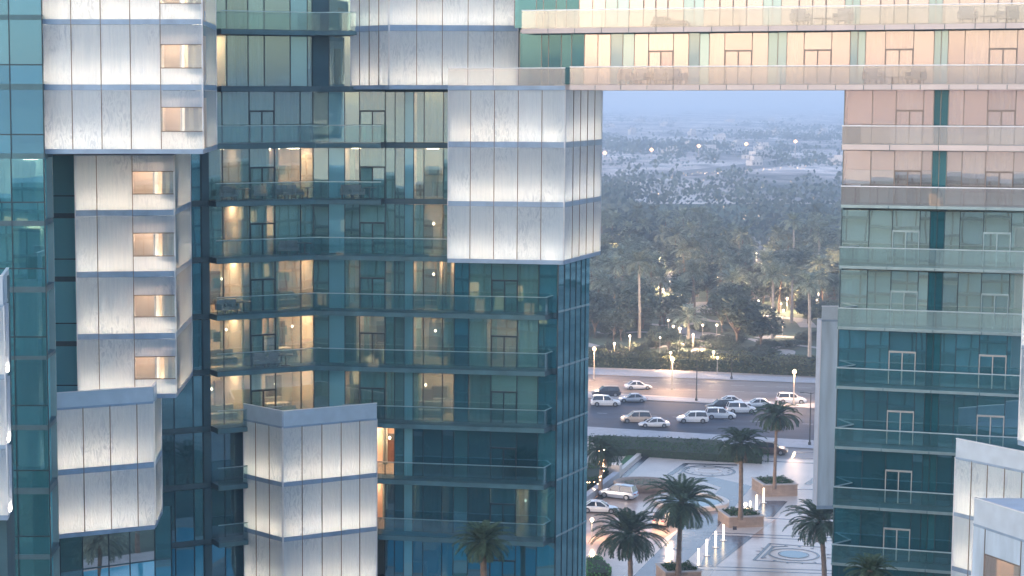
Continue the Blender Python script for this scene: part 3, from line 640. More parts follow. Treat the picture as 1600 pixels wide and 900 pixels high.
# right tower storeys
YR = [140, 235, 329, 424, 519, 612, 706, 798, 888, 978]    # slab undersides measured at the tower's left edge
ZR = [PF.z_(1306, y) for y in YR]
RTC = [(1320,1363,'g'),(1363,1400,'g'),(1400,1443,'D'),(1443,1459,'g'),(1459,1470,'t'),(1470,1482,'t'),(1482,1506,'g'),(1506,1543,'g'),(1543,1587,'D'),(1587,1622,'g')]
for r in range(9):
    z1, z0 = ZR[r], ZR[r+1] + .34
    fr = M_MULLB if r < 2 else (M_RAILMET if r < 4 else M_FRAMEP)
    ring(RT, z0, z1-.02, RTC, 170, mull=M_MULLB if r < 2 else M_MULL, fr=fr, gm=G_SKY if r < 2 else (G_AQUA if r < 4 else (G_SKYLOW if r < 6 else G_NAVY)), gs=G_DARKTEAL)  # glass colour stepped by storey to carry the sky reflection's fade
    PR.box('back_wall', PR.s_(1322, 170), PR.s_(1622, 170), z0, z1-.02, -3.2, -3.0, M_WALLD, RT)
    sa, sb = PF.s_(1306 if r else 1311, 600) if r else PF.s_(1315, 230), PF.s_(1616, 400)
    balcony(RT, sa, sb, z0, 2.6, M_FASCIA if r == 0 else M_RAILMET, G_RAILPALE if r < 2 else (G_RAILAQUA if r < 4 else G_RAIL), left_return=.95, hm=M_PALEMET if r < 2 else M_RAILTOP, fh=.30 if r == 0 else .16)
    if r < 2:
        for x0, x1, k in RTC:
            if k != 't': PR.box('blind_and_reflection_panel', PR.s_(x0, 170)+.04, PR.s_(x1, 170)-.04, z0+.05 if r == 0 else PR.z_(1400, 266), z1-.05, -.42, -.38, M_PEACHREFL, RT)  # peach panels stand for mirrored sky and stop at its lower edge
    if 1 <= r < 4:
        for x0, x1, k in RTC:
            if k != 't': PR.box('blind_and_reflection_panel', PR.s_(x0, 170)+.04, PR.s_(x1, 170)-.04, z0+.05, (PR.z_(1400, 267) if r == 1 else z1-.05), -.42, -.38, M_TEALREFL, RT)  # pale panels carry on the coloured-in reflection below the peach
    for x0, x1 in rnd.sample([(1322, 1360), (1402, 1441), (1508, 1541), (1545, 1585), (1484, 1504)], 3):
        PR.curtain(PR.s_(x0, 170), PR.s_(x1, 170), z0+.05, z1-.1, -.3, M_CURTT if r > 1 else M_CURT, RT)
    prism_part('floor_slab', [PR.pt(PR.s_(1320, 170), -.13), PR.pt(PR.s_(1622, 170), -.13), PR.pt(PR.s_(1622, 170), -4), PR.pt(PR.s_(1340, 170), -4)], z0-.3, z0-.01, M_SLAB, RT)
s13 = PR.s_(1320, 170)
prism_part('tower_core', [PR.pt(s13+.9, -3.3), PR.pt(s13+22, -3.3), PR.pt(s13+22, -14), PR.pt(s13+7, -14)], 0, ZR[0]-.03, M_DARK, RT)
sw = Plane(PR.pt(s13+.05, -.02).to_2d(), PR.pt(s13+.9, -3.3).to_2d())
sw.box('side_wall', 0, sw.L, 0, ZR[0]-.03, -.1, 0, M_SLABR, RT)
# frosted shaft behind the right tower
J1 = Plane((colX(1282, 122, 600), 122), (colX(1345, 122, 600), 122))
lantern([(J1, [1281, 1345], 600)], [(J1.z_(1290, 790), J1.z_(1290, 501))], fp([J1], [J1.pt(J1.L, -3), J1.pt(.8, -3)]), parapet=J1.z_(1290, 478), parent=RT, lit=False, pm=M_SHAFT)
# annexes lower right
g1a = (colX(1491, 98.6, 700), 98.6); g1b = (colX(1640, 93.4, 700), 93.4)
AG = thing('annex_building', 'frosted glass annex with sloping parapet line in front of the right tower', 'building', (g1a[0], g1a[1], 0))
G1 = Plane(g1a, g1b)
lantern([(G1, [1492, 1518, 1543, 1570, 1597, 1640], 740)], rows_px(G1, 1492, [(715, 800), (806, 885), (892, 970)]), fp([G1], [G1.pt(G1.L, -4), G1.pt(.3, -4)]), parapet=G1.z_(1492, 684), parent=AG)
h1a = (colX(1519, 90.6, 800), 90.6); h1b = (colX(1640, 85.4, 800), 85.4)
AH = thing('annex_building', 'low white annex with flat pale roof at lower right corner, nearest block', 'building', (h1a[0], h1a[1], 0))
H1 = Plane(h1a, h1b)
zH = H1.z_(1520, 776)
lantern([(H1, [1520, 1539, 1596, 1640], 850)], rows_px(H1, 1520, [(819, 962)]), fp([H1], [H1.pt(H1.L, -3), H1.pt(1.2, -4.2)]), parapet=zH, parent=AH, lit=False, pm=M_SHAFT,
        windows=[(0, H1.s_(1539, 850), H1.s_(1596, 850), H1.z_(1540, 960), H1.z_(1540, 866))])
prism_part('roof_deck', [H1.pt(.1, -.13), H1.pt(H1.L, -.13), H1.pt(H1.L, -4), H1.pt(1.6, -4)], zH-.3, zH-.06, M_ROOF, AH)
# frosted edge strip at far right
AK = thing('annex_building', 'tall white frosted fin cut by the right edge of the view', 'building', (colX(1596, 92), 92, 0))
K1 = Plane((colX(1597, 93, 550), 93), (colX(1640, 91, 550), 91))
lantern([(K1, [1596, 1640], 550)], rows_px(K1, 1600, [(395, 540), (546, 690)]), fp([K1], [K1.pt(K1.L, -1.5), K1.pt(.4, -1.5)]), parent=AK)
prism_part('annex_core', [K1.pt(1, -1), K1.pt(2.5, -1), K1.pt(2.5, -1.5), K1.pt(1, -1.5)], 0, K1.z_(1600, 690)-.3, M_DARK, AK)
prism_part('annex_core', [G1.pt(.6, -1.2), G1.pt(G1.L-.3, -1.2), G1.pt(G1.L-.3, -3.8), G1.pt(.6, -3.8)], 0, G1.z_(1492, 970)-.3, M_DARK, AG)
prism_part('annex_core', [H1.pt(.6, -1.2), H1.pt(H1.L-.3, -1.2), H1.pt(H1.L-.3, -2.8), H1.pt(.6, -2.8)], 0, H1.z_(1520, 962)-.3, M_DARK, AH)

# =================================================================== GROUND, PLAZA, ROADS
M_SAND = None
def terrain_mat():
    m, nt, out = nodes_of('desert_ground')
    b = N(nt, 'ShaderNodeBsdfPrincipled'); b.inputs['Roughness'].default_value = .95
    n1 = N(nt, 'ShaderNodeTexNoise'); n1.inputs['Scale'].default_value = .010; n1.inputs['Detail'].default_value = 9; n1.inputs['Roughness'].default_value = .62; nt.links.new(coord(nt, (1, .35, 1)), n1.inputs['Vector'])
    n2 = N(nt, 'ShaderNodeTexNoise'); n2.inputs['Scale'].default_value = .05; n2.inputs['Detail'].default_value = 6; nt.links.new(coord(nt, (1, .4, 1)), n2.inputs['Vector'])
    c1 = ramp(nt, n1.outputs['Fac'], [(.36, (.14, .15, .13)), (.44, (.36, .31, .28)), (.52, (.58, .49, .43)), (.60, (.80, .70, .62))])
    c2 = ramp(nt, n2.outputs['Fac'], [(.38, (.55, .57, .58)), (.5, (1, 1, 1)), (.62, (1.25, 1.22, 1.2))])
    mx = N(nt, 'ShaderNodeMix', data_type='RGBA', blend_type='MULTIPLY'); mx.inputs['Factor'].default_value = 1
    nt.links.new(c1, mx.inputs['A']); nt.links.new(c2, mx.inputs['B']); nt.links.new(mx.outputs['Result'], b.inputs['Base Color'])
    nt.links.new(b.outputs[0], out.inputs['Surface']); return m
M_TERR = terrain_mat()
M_GRASS = plain('park_grass', (.08, .115, .075), .95, 0, .4, .15)
M_GREEN = plain('lawn_green', (.06, .16, .05), .9, 0, .25, 1.5)
M_ASPH = plain('asphalt', (.05, .062, .085), .75, 0, .4, .25, stretch=(.3, 1, 1))
M_ROAD = plain('road_surface', (.20, .165, .14), .6, 0, .3, .2, stretch=(.25, 1, 1))
M_PAVE = plain('pale_pavement', (.42, .42, .43), .7, 0, .1, .8)
M_PATH = plain('park_path', (.42, .40, .37), .8, 0, .12, .5)
M_MARB = plain('white_marble', (.62, .52, .44), .36, 0, .08, .35)
M_MARBP = plain('rose_marble', (.56, .38, .28), .18, 0, .12, .4)
M_GRANITE = plain('grey_granite', (.10, .11, .13), .25, 0, .15, .5)
M_BANDS = plain('dark_granite', (.06, .055, .06), .25, 0, .15, 1)
M_STONE = plain('planter_stone', (.38, .27, .20), .7, 0, .12, 2, objvar=.1)
M_LINE = plain('road_paint', (.7, .7, .68), .6, 0, .05)
M_WATER = plain('water_surface', (.02, .10, .13), .05, 0, .2, .05)
def sheet(name, pts, mat, z, parent=None):
    c = pts[0]; mb = MB(); n = len(pts); mb.v = [(p[0]-c[0], p[1]-c[1], 0) for p in pts]; mb.f = [tuple(range(n))]; mb.m = [0]
    me = mb.mesh(name, mat)
    if me.polygons[0].normal.z < 0: me.flip_normals()
    return link(name, me, parent, (c[0], c[1], z))
E = 9500
struct(sheet('ground', [(-E, -2500), (E, -2500), (E, E), (-E, E)], M_TERR, 0))
struct(sheet('sea', [(-E+50, -2450), (E-50, -2450), (E-50, -180), (-E+50, -180)], M_WATER, .02))
def gp(pts): return [gnd(x, y).to_2d() for x, y in pts]
def strip_px(name, mat, yt_l, yt_r, yb_l, yb_r, z, xl=921, xr=1283, ext=70):
    """a straight band seen from xl to xr, carried on past both ends along its own edges"""
    a, b = gnd(xl, yt_l).to_2d(), gnd(xr, yt_r).to_2d(); c, d = gnd(xl, yb_l).to_2d(), gnd(xr, yb_r).to_2d()
    u = (b-a).normalized(); v = (d-c).normalized()
    return struct(sheet(name, [a-u*ext, b+u*ext, d+v*ext, c-v*ext], mat, z))
park = struct(sheet('park_lawn', [(-200, 345), (320, 335), (420, 860), (-200, 860)], M_GRASS, .02))
strip_px('pavement', M_PAVE, 577, 592, 586, 600, .12)
strip_px('road', M_ROAD, 586, 600, 612, 634, .03)
strip_px('median', M_PAVE, 616, 632, 622, 639, .13)
strip_px('parking_road', M_ASPH, 622, 639, 668, 690, .035)
strip_px('pavement', M_PAVE, 668, 690, 683, 703, .13)
# lane lines on the road
def lane(pa, pb, n, w_, ln, name='road_line'):
    a, b = gnd(*pa), gnd(*pb); d = (b-a); L_ = d.length; d.normalize(); nrm = Vector((-d.y, d.x, 0))
    for i in range(n):
        c = a + d*(L_*(i+.5)/n); mb = MB(); h = d*ln/2; q = nrm*w_/2
        mb.quad(-h-q, h-q, h+q, -h+q); o = link(name, mb.mesh(name, M_LINE), None, (c.x, c.y, .042)); struct(o)
lane((900, 594), (1310, 608), 12, .15, 2.2); lane((900, 603), (1310, 618), 12, .15, 2.2)
lane((921, 645), (1283, 664), 9, .15, 1.6)
PLZ = struct(link('plaza', None, None, (45, 220, 0)))
PLZ['kind'] = 'structure'
sheet('marble_floor', [gnd(870, 1010).to_2d(), gnd(880, 790).to_2d(), gnd(985, 706).to_2d(), gnd(1330, 722).to_2d(), gnd(1345, 1010).to_2d()], M_MARB, .03, PLZ)
sheet('rose_floor', gp([(1105, 905), (1135, 862), (1175, 838), (1240, 790), (1300, 790), (1310, 905)]), M_MARBP, .034, PLZ)
sheet('rose_floor', gp([(900, 905), (900, 800), (915, 790), (960, 752), (1040, 768), (1100, 800), (1010, 860), (970, 905)]), M_MARBP, .034, PLZ)
sheet('granite_floor', gp([(985, 905), (1127, 762), (1085, 748), (1110, 745), (1175, 760), (1100, 850), (1045, 905)]), M_GRANITE, .038, PLZ)
sheet('granite_floor', gp([(1095, 884), (1112, 836), (1172, 838), (1119, 884)]), M_GRANITE, .038, PLZ)
sheet('granite_floor', gp([(1178, 808), (1190, 783), (1227, 783), (1208, 808)]), M_GRANITE, .038, PLZ)
def band(pts, w_=.35, z=.043, m=None, name='paving_band', par=None):
    P_ = [gnd(*p) for p in pts]
    for a, b in zip(P_, P_[1:]):
        d = (b-a).normalized(); q = Vector((-d.y, d.x, 0))*w_/2; e = d*w_*.2
        sheet(name, [(a-e-q).to_2d(), (b+e-q).to_2d(), (b+e+q).to_2d(), (a-e+q).to_2d()], m or M_BANDS, z, par or PLZ)
band([(1100, 832), (1330, 842)]); band([(1098, 836), (1330, 847)]); band([(1085, 885), (1330, 893)]); band([(1083, 890), (1330, 898)])
band([(1178, 809), (1330, 817)]); band([(1115, 885), (1172, 840)], .5, .048); band([(1205, 808), (1227, 784)], .5, .048)
band([(1240, 765), (1300, 766)], .4, .048); band([(1262, 757), (1276, 747)], .9, .048)
band([(1000, 712), (1330, 727)], .5, .048); band([(914, 800), (1012, 712)], .9, .048)
band([(1047, 742), (1072, 725), (1150, 727)], .8, .052); band([(1060, 741), (1078, 730), (1145, 731)], .3, .056)
band([(1178, 876), (1203, 850), (1290, 856)], .35, .052); band([(1178, 876), (1290, 882)], .35, .056); band([(1190, 873), (1208, 855), (1230, 854)], .3, .061)
band([(1237, 717), (1242, 707), (1283, 708)], .35, .052); band([(1235, 717), (1283, 717)], .35, .056)
# round inlaid star patterns
def ringsheet(cx, cy, r0, r1, m, z, n=40, name='inlay_ring', sq=1.0):
    c = gnd(cx, cy); mb = MB()
    for i in range(n):
        a, b = 2*math.pi*i/n, 2*math.pi*(i+1)/n
        mb.quad((r0*math.cos(a), r0*math.sin(a)*sq, 0), (r1*math.cos(a), r1*math.sin(a)*sq, 0), (r1*math.cos(b), r1*math.sin(b)*sq, 0), (r0*math.cos(b), r0*math.sin(b)*sq, 0))
    return link(name, mb.mesh(name, m), PLZ, (c.x, c.y, z))
ringsheet(1107, 736, 3.2, 3.6, M_BANDS, .061); ringsheet(1107, 736, 1.4, 1.9, M_MARBP, .061)
ringsheet(1240, 867, 2.5, 2.8, M_BANDS, .066); ringsheet(1240, 867, 1.55, 1.7, M_BANDS, .066); ringsheet(1240, 867, .0001, 1.5, M_WATER, .07, name='inlay_disc')
for cx, cy, r_, n_ in ((1240, 867, 3.6, 16), (1107, 736, 2.6, 12)):
    c = gnd(cx, cy); mb = MB()
    for i in range(n_):
        a = 2*math.pi*i/n_; p = Vector((math.cos(a)*r_, math.sin(a)*r_, 0)); t = Vector((-math.sin(a), math.cos(a), 0))*.22; q = p*1.16
        mb.quad(p-t, q-t*.2, q+t*.2, p+t)
    link('inlay_star', mb.mesh('inlay_star', M_BANDS), PLZ, (c.x, c.y, .072))
# low white wall with a step, left of the plaza, and the wedge of lawn behind
LW = thing('boundary_wall', 'low white stepped wall running beside the lawn wedge at left of the plaza', 'wall', tuple(gnd(968, 742)))
def wall_seg(a, b, w_, h, name, m, par):
    a, b = gnd(*a), gnd(*b); q = Plane(a.to_2d(), b.to_2d()); q.box(name, 0, q.L, 0, h, -w_, 0, m, par)
wall_seg((900, 800), (968, 748), .8, .9, 'wall_run', M_PAVE, LW); wall_seg((968, 746), (972, 742), 2.0, 1.6, 'wall_pier', M_MARB, LW); wall_seg((972, 740), (1004, 712), .6, .5, 'wall_run', M_MARB, LW)
struct(sheet('lawn', gp([(962, 733), (982, 709), (1001, 710), (972, 733)]), M_GREEN, .14))

# ------------------------------------------------------------------ foliage
def leafmat(name, c, var=.35):
    m, nt, out = nodes_of(name)
    oi = N(nt, 'ShaderNodeNewGeometry'); 
    col = ramp(nt, oi.outputs['Random Per Island'], [(0, tuple(v*(1-var) for v in c)), (1, tuple(v*(1+var) for v in c))])
    d = N(nt, 'ShaderNodeBsdfDiffuse'); t = N(nt, 'ShaderNodeBsdfTranslucent'); ms = N(nt, 'ShaderNodeMixShader'); ms.inputs[0].default_value = .25
    ob = N(nt, 'ShaderNodeObjectInfo'); mr = N(nt, 'ShaderNodeMapRange'); mr.inputs['To Min'].default_value = .75; mr.inputs['To Max'].default_value = 1.3
    nt.links.new(ob.outputs['Random'], mr.inputs['Value']); vm = N(nt, 'ShaderNodeVectorMath', operation='SCALE'); nt.links.new(col, vm.inputs[0]); nt.links.new(mr.outputs[0], vm.inputs['Scale'])
    nt.links.new(vm.outputs[0], d.inputs['Color']); nt.links.new(vm.outputs[0], t.inputs['Color'])
    nt.links.new(d.outputs[0], ms.inputs[1]); nt.links.new(t.outputs[0], ms.inputs[2]); nt.links.new(ms.outputs[0], out.inputs['Surface']); return m
M_FROND = leafmat('palm_frond', (.07, .11, .07))
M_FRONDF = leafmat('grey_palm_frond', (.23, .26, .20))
M_LEAF = leafmat('tree_leaf', (.13, .155, .12))
M_HEDGE = leafmat('hedge_leaf', (.045, .09, .03), .5)
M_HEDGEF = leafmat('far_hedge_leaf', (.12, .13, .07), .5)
M_BARK = plain('palm_bark', (.20, .14, .10), .9, 0, .3, 3, bump=.5)
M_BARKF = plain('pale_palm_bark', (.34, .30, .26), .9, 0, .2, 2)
M_BARKT = plain('tree_bark', (.16, .12, .09), .9, 0, .2, 2)
def palm_crown(seed, L=3.3, nf=64, pairs=24, lw=.07, ll=.64, droop=1.1, m=None):
    g = random.Random(seed); mb = MB()
    for k in range(nf):
        az = k*2.39996 + g.uniform(-.2, .2); q = (k+.5)/nf
        el = R(82 - 112*q + g.uniform(-8, 8)); Lf = L*(.75 + .3*math.sin(math.pi*min(1, q*1.1))) * g.uniform(.9, 1.08)
        h = Vector((math.cos(az), math.sin(az), 0)); p = Vector((0, 0, 0)) + h*.12; pts = [p.copy()]; n = 9; e = el
        tw = g.uniform(-.1, .1); side0 = Vector((-h.y, h.x, 0))
        for i in range(n):
            d = h*math.cos(e) + Vector((0, 0, 1))*math.sin(e) + side0*tw*(i/n); p = p + d.normalized()*Lf/n; pts.append(p.copy()); e -= droop*(.07 + .17*i/n)
        def at(t):
            f = t*n; i = min(n-1, int(f)); return pts[i].lerp(pts[i+1], f-i), (pts[i+1]-pts[i]).normalized()
        for i in range(n):
            a, b = pts[i], pts[i+1]; s_ = (b-a).cross(Vector((0, 0, 1)));
            if s_.length < 1e-3: s_ = side0
            s_ = s_.normalized()*.035*(1-i/n*.7); mb.quad(a-s_, b-s_, b+s_, a+s_)
        for j in range(pairs):
            t = .14 + .86*(j+.5)/pairs; c, d = at(t); s_ = d.cross(Vector((0, 0, 1)))
            if s_.length < .05: s_ = side0
            s_.normalize(); up = s_.cross(d).normalized()
            l_ = ll*math.sin(math.pi*(.18+.78*t))**.6*g.uniform(.85, 1.1); w_ = lw*g.uniform(.8, 1.2)
            for sg in (-1, 1):
                tip = c + (s_*sg*.72 + d*.62 + up*.10).normalized()*l_ + Vector((0, 0, -.20*l_)); wv = d*w_
                mid = c.lerp(tip, .5) + up*.03
                mb.quad(c-wv*.5, mid-wv, tip, mid+wv)
    return mb
def trunk_mb(h, r0, r1, lean=(0, 0), seg=8, rings=10, boot=True):
    mb = MB(); P_, Q_ = [], []
    for i in range(rings+1):
        t = i/rings; P_.append((lean[0]*t*t, lean[1]*t*t, h*t)); Q_.append(r0 + (r1-r0)*t + (.03 if i % 2 else 0) + (r0*.25*(1-t)**8))
    mb.tube(P_, Q_, seg)
    if boot: mb.lathe([(r1*.9, h-.9), (r1*1.7, h-.45), (r1*1.5, h-.05), (.05, h+.15)], (lean[0], lean[1], 0), seg)
    return mb
CR_N = [palm_crown(s).mesh('crown', M_FROND) for s in (1, 2, 3)]
CR_D = [palm_crown(s, 2.9, 54, 22, .07, .58, 1.3).mesh('crown', M_FROND) for s in (11, 12)]
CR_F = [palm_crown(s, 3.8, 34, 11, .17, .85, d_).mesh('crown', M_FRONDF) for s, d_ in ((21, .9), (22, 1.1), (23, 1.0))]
def palm(base, top, label, crown, sc_=1.0, r=.26, group=None, name='date_palm', bark=None, near=True, cat='palm tree', lights=False):
    t = thing(name, label, cat, tuple(base), group)
    h = top.z - base.z; ln = (top.x-base.x, top.y-base.y)
    link('trunk', trunk_mb(h, r, r*.8, ln, 8 if near else 5, 14 if near else 3, near).mesh('trunk', bark or M_BARK, near), t, base)
    c = link('crown', crown, t, top, rnd.uniform(0, 6.28)); c.scale = (sc_, sc_, sc_*rnd.uniform(.9, 1.05))
    if near: link('dead_fronds', SK[rnd.randrange(2)], t, top - Vector((0, 0, .25)), rnd.uniform(0, 6)).scale = (sc_*.75,)*3
    return t
def palm_px(cx, cy, bx, by, label, crown, sc_=1, z0=0, **k):
    b = gnd(bx, by, z0); tp = atY(cx, cy, b.y); return palm(b, tp, label, crown, sc_, **k)
M_DEAD = leafmat('dead_frond', (.20, .14, .08))
def skirt(seed):
    g = random.Random(seed); mb = MB()
    for k in range(22):
        a = g.uniform(0, 6.28); h = Vector((math.cos(a), math.sin(a), 0)); p = h*.25 + Vector((0, 0, g.uniform(-.5, 0))); L_ = g.uniform(1.0, 1.9)
        for j in range(9):
            t = j/9; c = p + h*(.25+.35*t)*L_*.6 + Vector((0, 0, -t*L_)); s_ = Vector((-h.y, h.x, 0))
            for q in (-1, 1): tip = c + s_*q*.28 + Vector((0, 0, -.3)); mb.quad(c, c+s_*q*.1+Vector((0, 0, .03)), tip, c+Vector((0, 0, -.07)))
    return mb.mesh('dead_fronds', M_DEAD)
SK = [skirt(5), skirt(6)]
# planters
def planter(px, py, w_, d_, h, ang, label, grp='stone planters on the plaza'):
    c = gnd(px, py); t = thing('stone_planter', label, 'planter', tuple(c), grp)
    ca, sa = math.cos(ang), math.sin(ang)
    def loc(u, v, z): return Vector((c.x+u*ca-v*sa, c.y+u*sa+v*ca, z))
    rows = 4; bh = (h-.12)/rows
    def wallrow(u0, v0, u1, v1, r):
        a, b = loc(u0, v0, 0), loc(u1, v1, 0); q = Plane(a.to_2d(), b.to_2d()); n = max(2, round(q.L/1.0)); off = .5 if r % 2 else 0
        e = [0] + [q.L*(i+off)/n for i in range(0 if off else 1, n)] + [q.L]
        for i in range(len(e)-1):
            if e[i+1]-e[i] > .1: q.box('stone_block', e[i]+.012, e[i+1]-.012, r*bh+.01, (r+1)*bh-.01, -.2, rnd.uniform(-.015, .015), M_STONE, t)
    W, D = w_/2, d_/2
    for r in range(rows):
        wallrow(-W, -D, W, -D, r); wallrow(W, -D+.2, W, D, r); wallrow(-W, D, -W, -D+.2, r)
    mb = MB(); mb.box(-W+.1, W-.1, -D+.1, D-.1, 0, h-.2); link('fill', mb.mesh('fill', M_STONE), t, c, ang)
    mb = MB()
    for x0, x1, y0, y1 in ((-W-.08, W+.08, -D-.08, -D+.32), (-W-.08, W+.08, D-.32, D+.08), (-W-.08, -W+.32, -D+.32, D-.32), (W-.32, W+.08, -D+.32, D-.32)): mb.box(x0, x1, y0, y1, h-.12, h)
    link('coping', mb.mesh('coping', plain('coping_stone%d' % px, (.50, .42, .36), .6, 0, .1, 1)), t, c, ang)
    mb = MB()
    for i in range(900):
        x, y = rnd.uniform(-W+.35, W-.35), rnd.uniform(-D+.35, D-.35); z = h-.15 + rnd.random()**.6*.55*(.6+.4*math.sin(x*3)*math.cos(y*2.5))
        a = rnd.uniform(0, 6.28); e = rnd.uniform(-.8, .8); u = Vector((math.cos(a)*math.cos(e), math.sin(a)*math.cos(e), math.sin(e)))*.13; v = Vector((-math.sin(a), math.cos(a), .3))*.08
        p = Vector((x, y, z)); mb.quad(p-u, p-v, p+u, p+v)
    link('shrubbery', mb.mesh('shrubbery', M_HEDGE), t, c, ang)
    return t
planter(1157, 818, 4.2, 4.2, 1.35, .12, 'middle stone planter with dark plaque carrying a palm, beside glowing bollards')
planter(1210, 770, 4.4, 4.6, 1.6, .12, 'rear stone planter under the tallest plaza palm, nearest the road')
planter(1060, 905, 3.8, 3.6, 1.3, .12, 'front stone planter cut by the bottom edge, holding a full palm')
pl_ = gnd(1149, 826); pq = thing('plaque', 'small black square plaque on the middle stone planter', 'plaque', (pl_.x-.3, pl_.y-1.1, .8))
MBq = MB(); MBq.box(-.22, .22, -.05, 0, -.2, .2); MBq.box(-.16, .16, -.07, -.05, -.14, .14); link('plate', MBq.mesh('plate', M_BANDS), pq, (gnd(1149, 837).x, gnd(1153, 837).y+.45, .78))
pN = 'palms standing on the plaza'
palm_px(1065, 785, 1060, 898, 'full dark palm rising from the front stone planter', CR_N[0], 1.27, 1.0, group=pN)
palm_px(1158, 693, 1157, 812, 'shaggy palm in the middle stone planter beside glowing bollards', CR_D[0], 1.2, 1.2, group=pN)
palm_px(1214, 650, 1210, 764, 'tallest slim palm in the rear stone planter before the car park', CR_D[1], 1.15, 1.4, group=pN, r=.2)
palm_px(983, 835, 985, 925, 'wide dark palm at the lower edge, left of the front planter', CR_N[1], 1.27, 0, group=pN)
palm_px(1281, 815, 1288, 930, 'palm leaning against the right tower balconies, beside the star inlay', CR_N[2], 1.12, 0, group=pN)
palm_px(942, 703, 938, 775, 'palm wrapped in warm fairy lights beside the left tower', CR_D[0], 1.15, 0, group=pN)
def tall(cx, cy, Y, label, s_): b = atY(cx, cy, Y); return palm(Vector((b.x+.3, b.y, 0)), b, label, CR_N[0], s_, .2, name='fan_palm', group='palms close in front of the towers')
tall(755, 848, 103, 'dark palm crown in front of the left tower\'s lower glass', .56)  # palm reflection built as a solid palm before the glass
tall(1360, 893, 94, 'palm crown poking up before the right tower at the bottom edge', .42)
# fairy lights on the left palm
fl = thing('fairy_lights', 'warm fairy lights strung round the palm beside the left tower', 'lights', tuple(gnd(938, 775)), None)
mb = MB(); bb = gnd(938, 775)
for i in range(26):
    a = i*1.9; z = rnd.uniform(.5, 6.3); r_ = .35 + (.0 if z > 2.5 else rnd.uniform(0, 1.4)); mb.lathe([(.01, -.06), (.07, 0), (.01, .06)], (r_*math.cos(a), r_*math.sin(a)-.3, z), 6)
link('bulb', mb.mesh('bulb', L_BULB), fl, bb)
# hedges and shrubs
def hedge(poly_px, h, label, mat, dens=7, leaf=.22, name='hedge', loose=.15, cat='hedge', pts=None, core=None):
    P_ = pts or gp(poly_px); c = Vector((sum(p.x for p in P_)/len(P_), sum(p.y for p in P_)/len(P_))); g = rnd
    t = thing(name, label, cat, (c.x, c.y, 0)); mb = MB()
    P_ = [p-c for p in P_]
    ar = abs(sum(P_[i].x*P_[(i+1) % len(P_)].y - P_[(i+1) % len(P_)].x*P_[i].y for i in range(len(P_))))/2
    def lf(p):
        a = g.uniform(0, 6.28); e = g.uniform(-1, 1); u = Vector((math.cos(a)*math.cos(e), math.sin(a)*math.cos(e), math.sin(e)))*leaf*g.uniform(.6, 1.2); v = Vector((-math.sin(a), math.cos(a), g.uniform(-.5, .5)))*leaf*.6
        mb.quad(p-u, p-v, p+u, p+v)
    xs = [p.x for p in P_]; ys = [p.y for p in P_]; cnt = 0; tgt = int(min(14000, ar*dens))
    def inside(x, y):
        r_ = False; j = len(P_)-1
        for i in range(len(P_)):
            if (P_[i].y > y) != (P_[j].y > y) and x < (P_[j].x-P_[i].x)*(y-P_[i].y)/(P_[j].y-P_[i].y)+P_[i].x: r_ = not r_
            j = i
        return r_
    tries = 0
    while cnt < tgt and tries < tgt*6:
        tries += 1; x, y = g.uniform(min(xs), max(xs)), g.uniform(min(ys), max(ys))
        if inside(x, y):
            lump = .5+.5*math.sin(x*.9+1.3*math.sin(y*.7))*math.cos(y*.8); lf(Vector((x, y, h*(1-loose*lump) + g.uniform(-.15, .1)))); cnt += 1
    for i in range(len(P_)):
        a, b = P_[i], P_[(i+1) % len(P_)]
        for k in range(int(min(5000, (b-a).length*h*dens*1.2))):
            q = a.lerp(b, g.random()); lf(Vector((q.x, q.y, g.uniform(0, h))))
    link('foliage', mb.mesh('foliage', mat), t, (c.x, c.y, 0))
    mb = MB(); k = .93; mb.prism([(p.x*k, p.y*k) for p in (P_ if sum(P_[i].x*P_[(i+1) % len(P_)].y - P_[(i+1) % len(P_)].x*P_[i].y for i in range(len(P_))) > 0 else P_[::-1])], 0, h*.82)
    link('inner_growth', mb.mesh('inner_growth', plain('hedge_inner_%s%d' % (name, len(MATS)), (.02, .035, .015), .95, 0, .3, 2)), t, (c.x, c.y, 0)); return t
hedge([(921, 687), (1135, 695), (1140, 708), (921, 697)], .9, 'loose flowering shrubs beside the pale pavement of the car park', M_HEDGE, 9, .2, loose=.45)
hedge([(921, 699), (1130, 708), (1200, 716), (1200, 726), (1120, 722), (984, 713), (921, 712)], 1.3, 'long trimmed dark green hedge at the back of the plaza', M_HEDGE, 10, .16, loose=.05)
hedge([(915, 742), (948, 722), (962, 735), (915, 775)], 1.4, 'round bushes under the palm with fairy lights', M_HEDGE, 12, .22, loose=.5, name='bush', cat='bushes')
hedge([(917, 905), (917, 880), (935, 876), (955, 897), (952, 905)], .8, 'small bright green bush at the bottom by the left tower', plain('bright_bush', (.06, .2, .04), .8, 0, .4, 2), 25, .15, name='bush', loose=.4, cat='bush')
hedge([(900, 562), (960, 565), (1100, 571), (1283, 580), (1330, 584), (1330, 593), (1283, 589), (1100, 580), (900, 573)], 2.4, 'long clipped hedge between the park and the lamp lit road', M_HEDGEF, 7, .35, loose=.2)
hedge([(1040, 556), (1140, 556), (1283, 566), (1283, 575), (1140, 566), (1045, 565)], 1.2, 'low inner hedge line at the park edge behind the long hedge', M_HEDGEF, 5, .35, loose=.4)

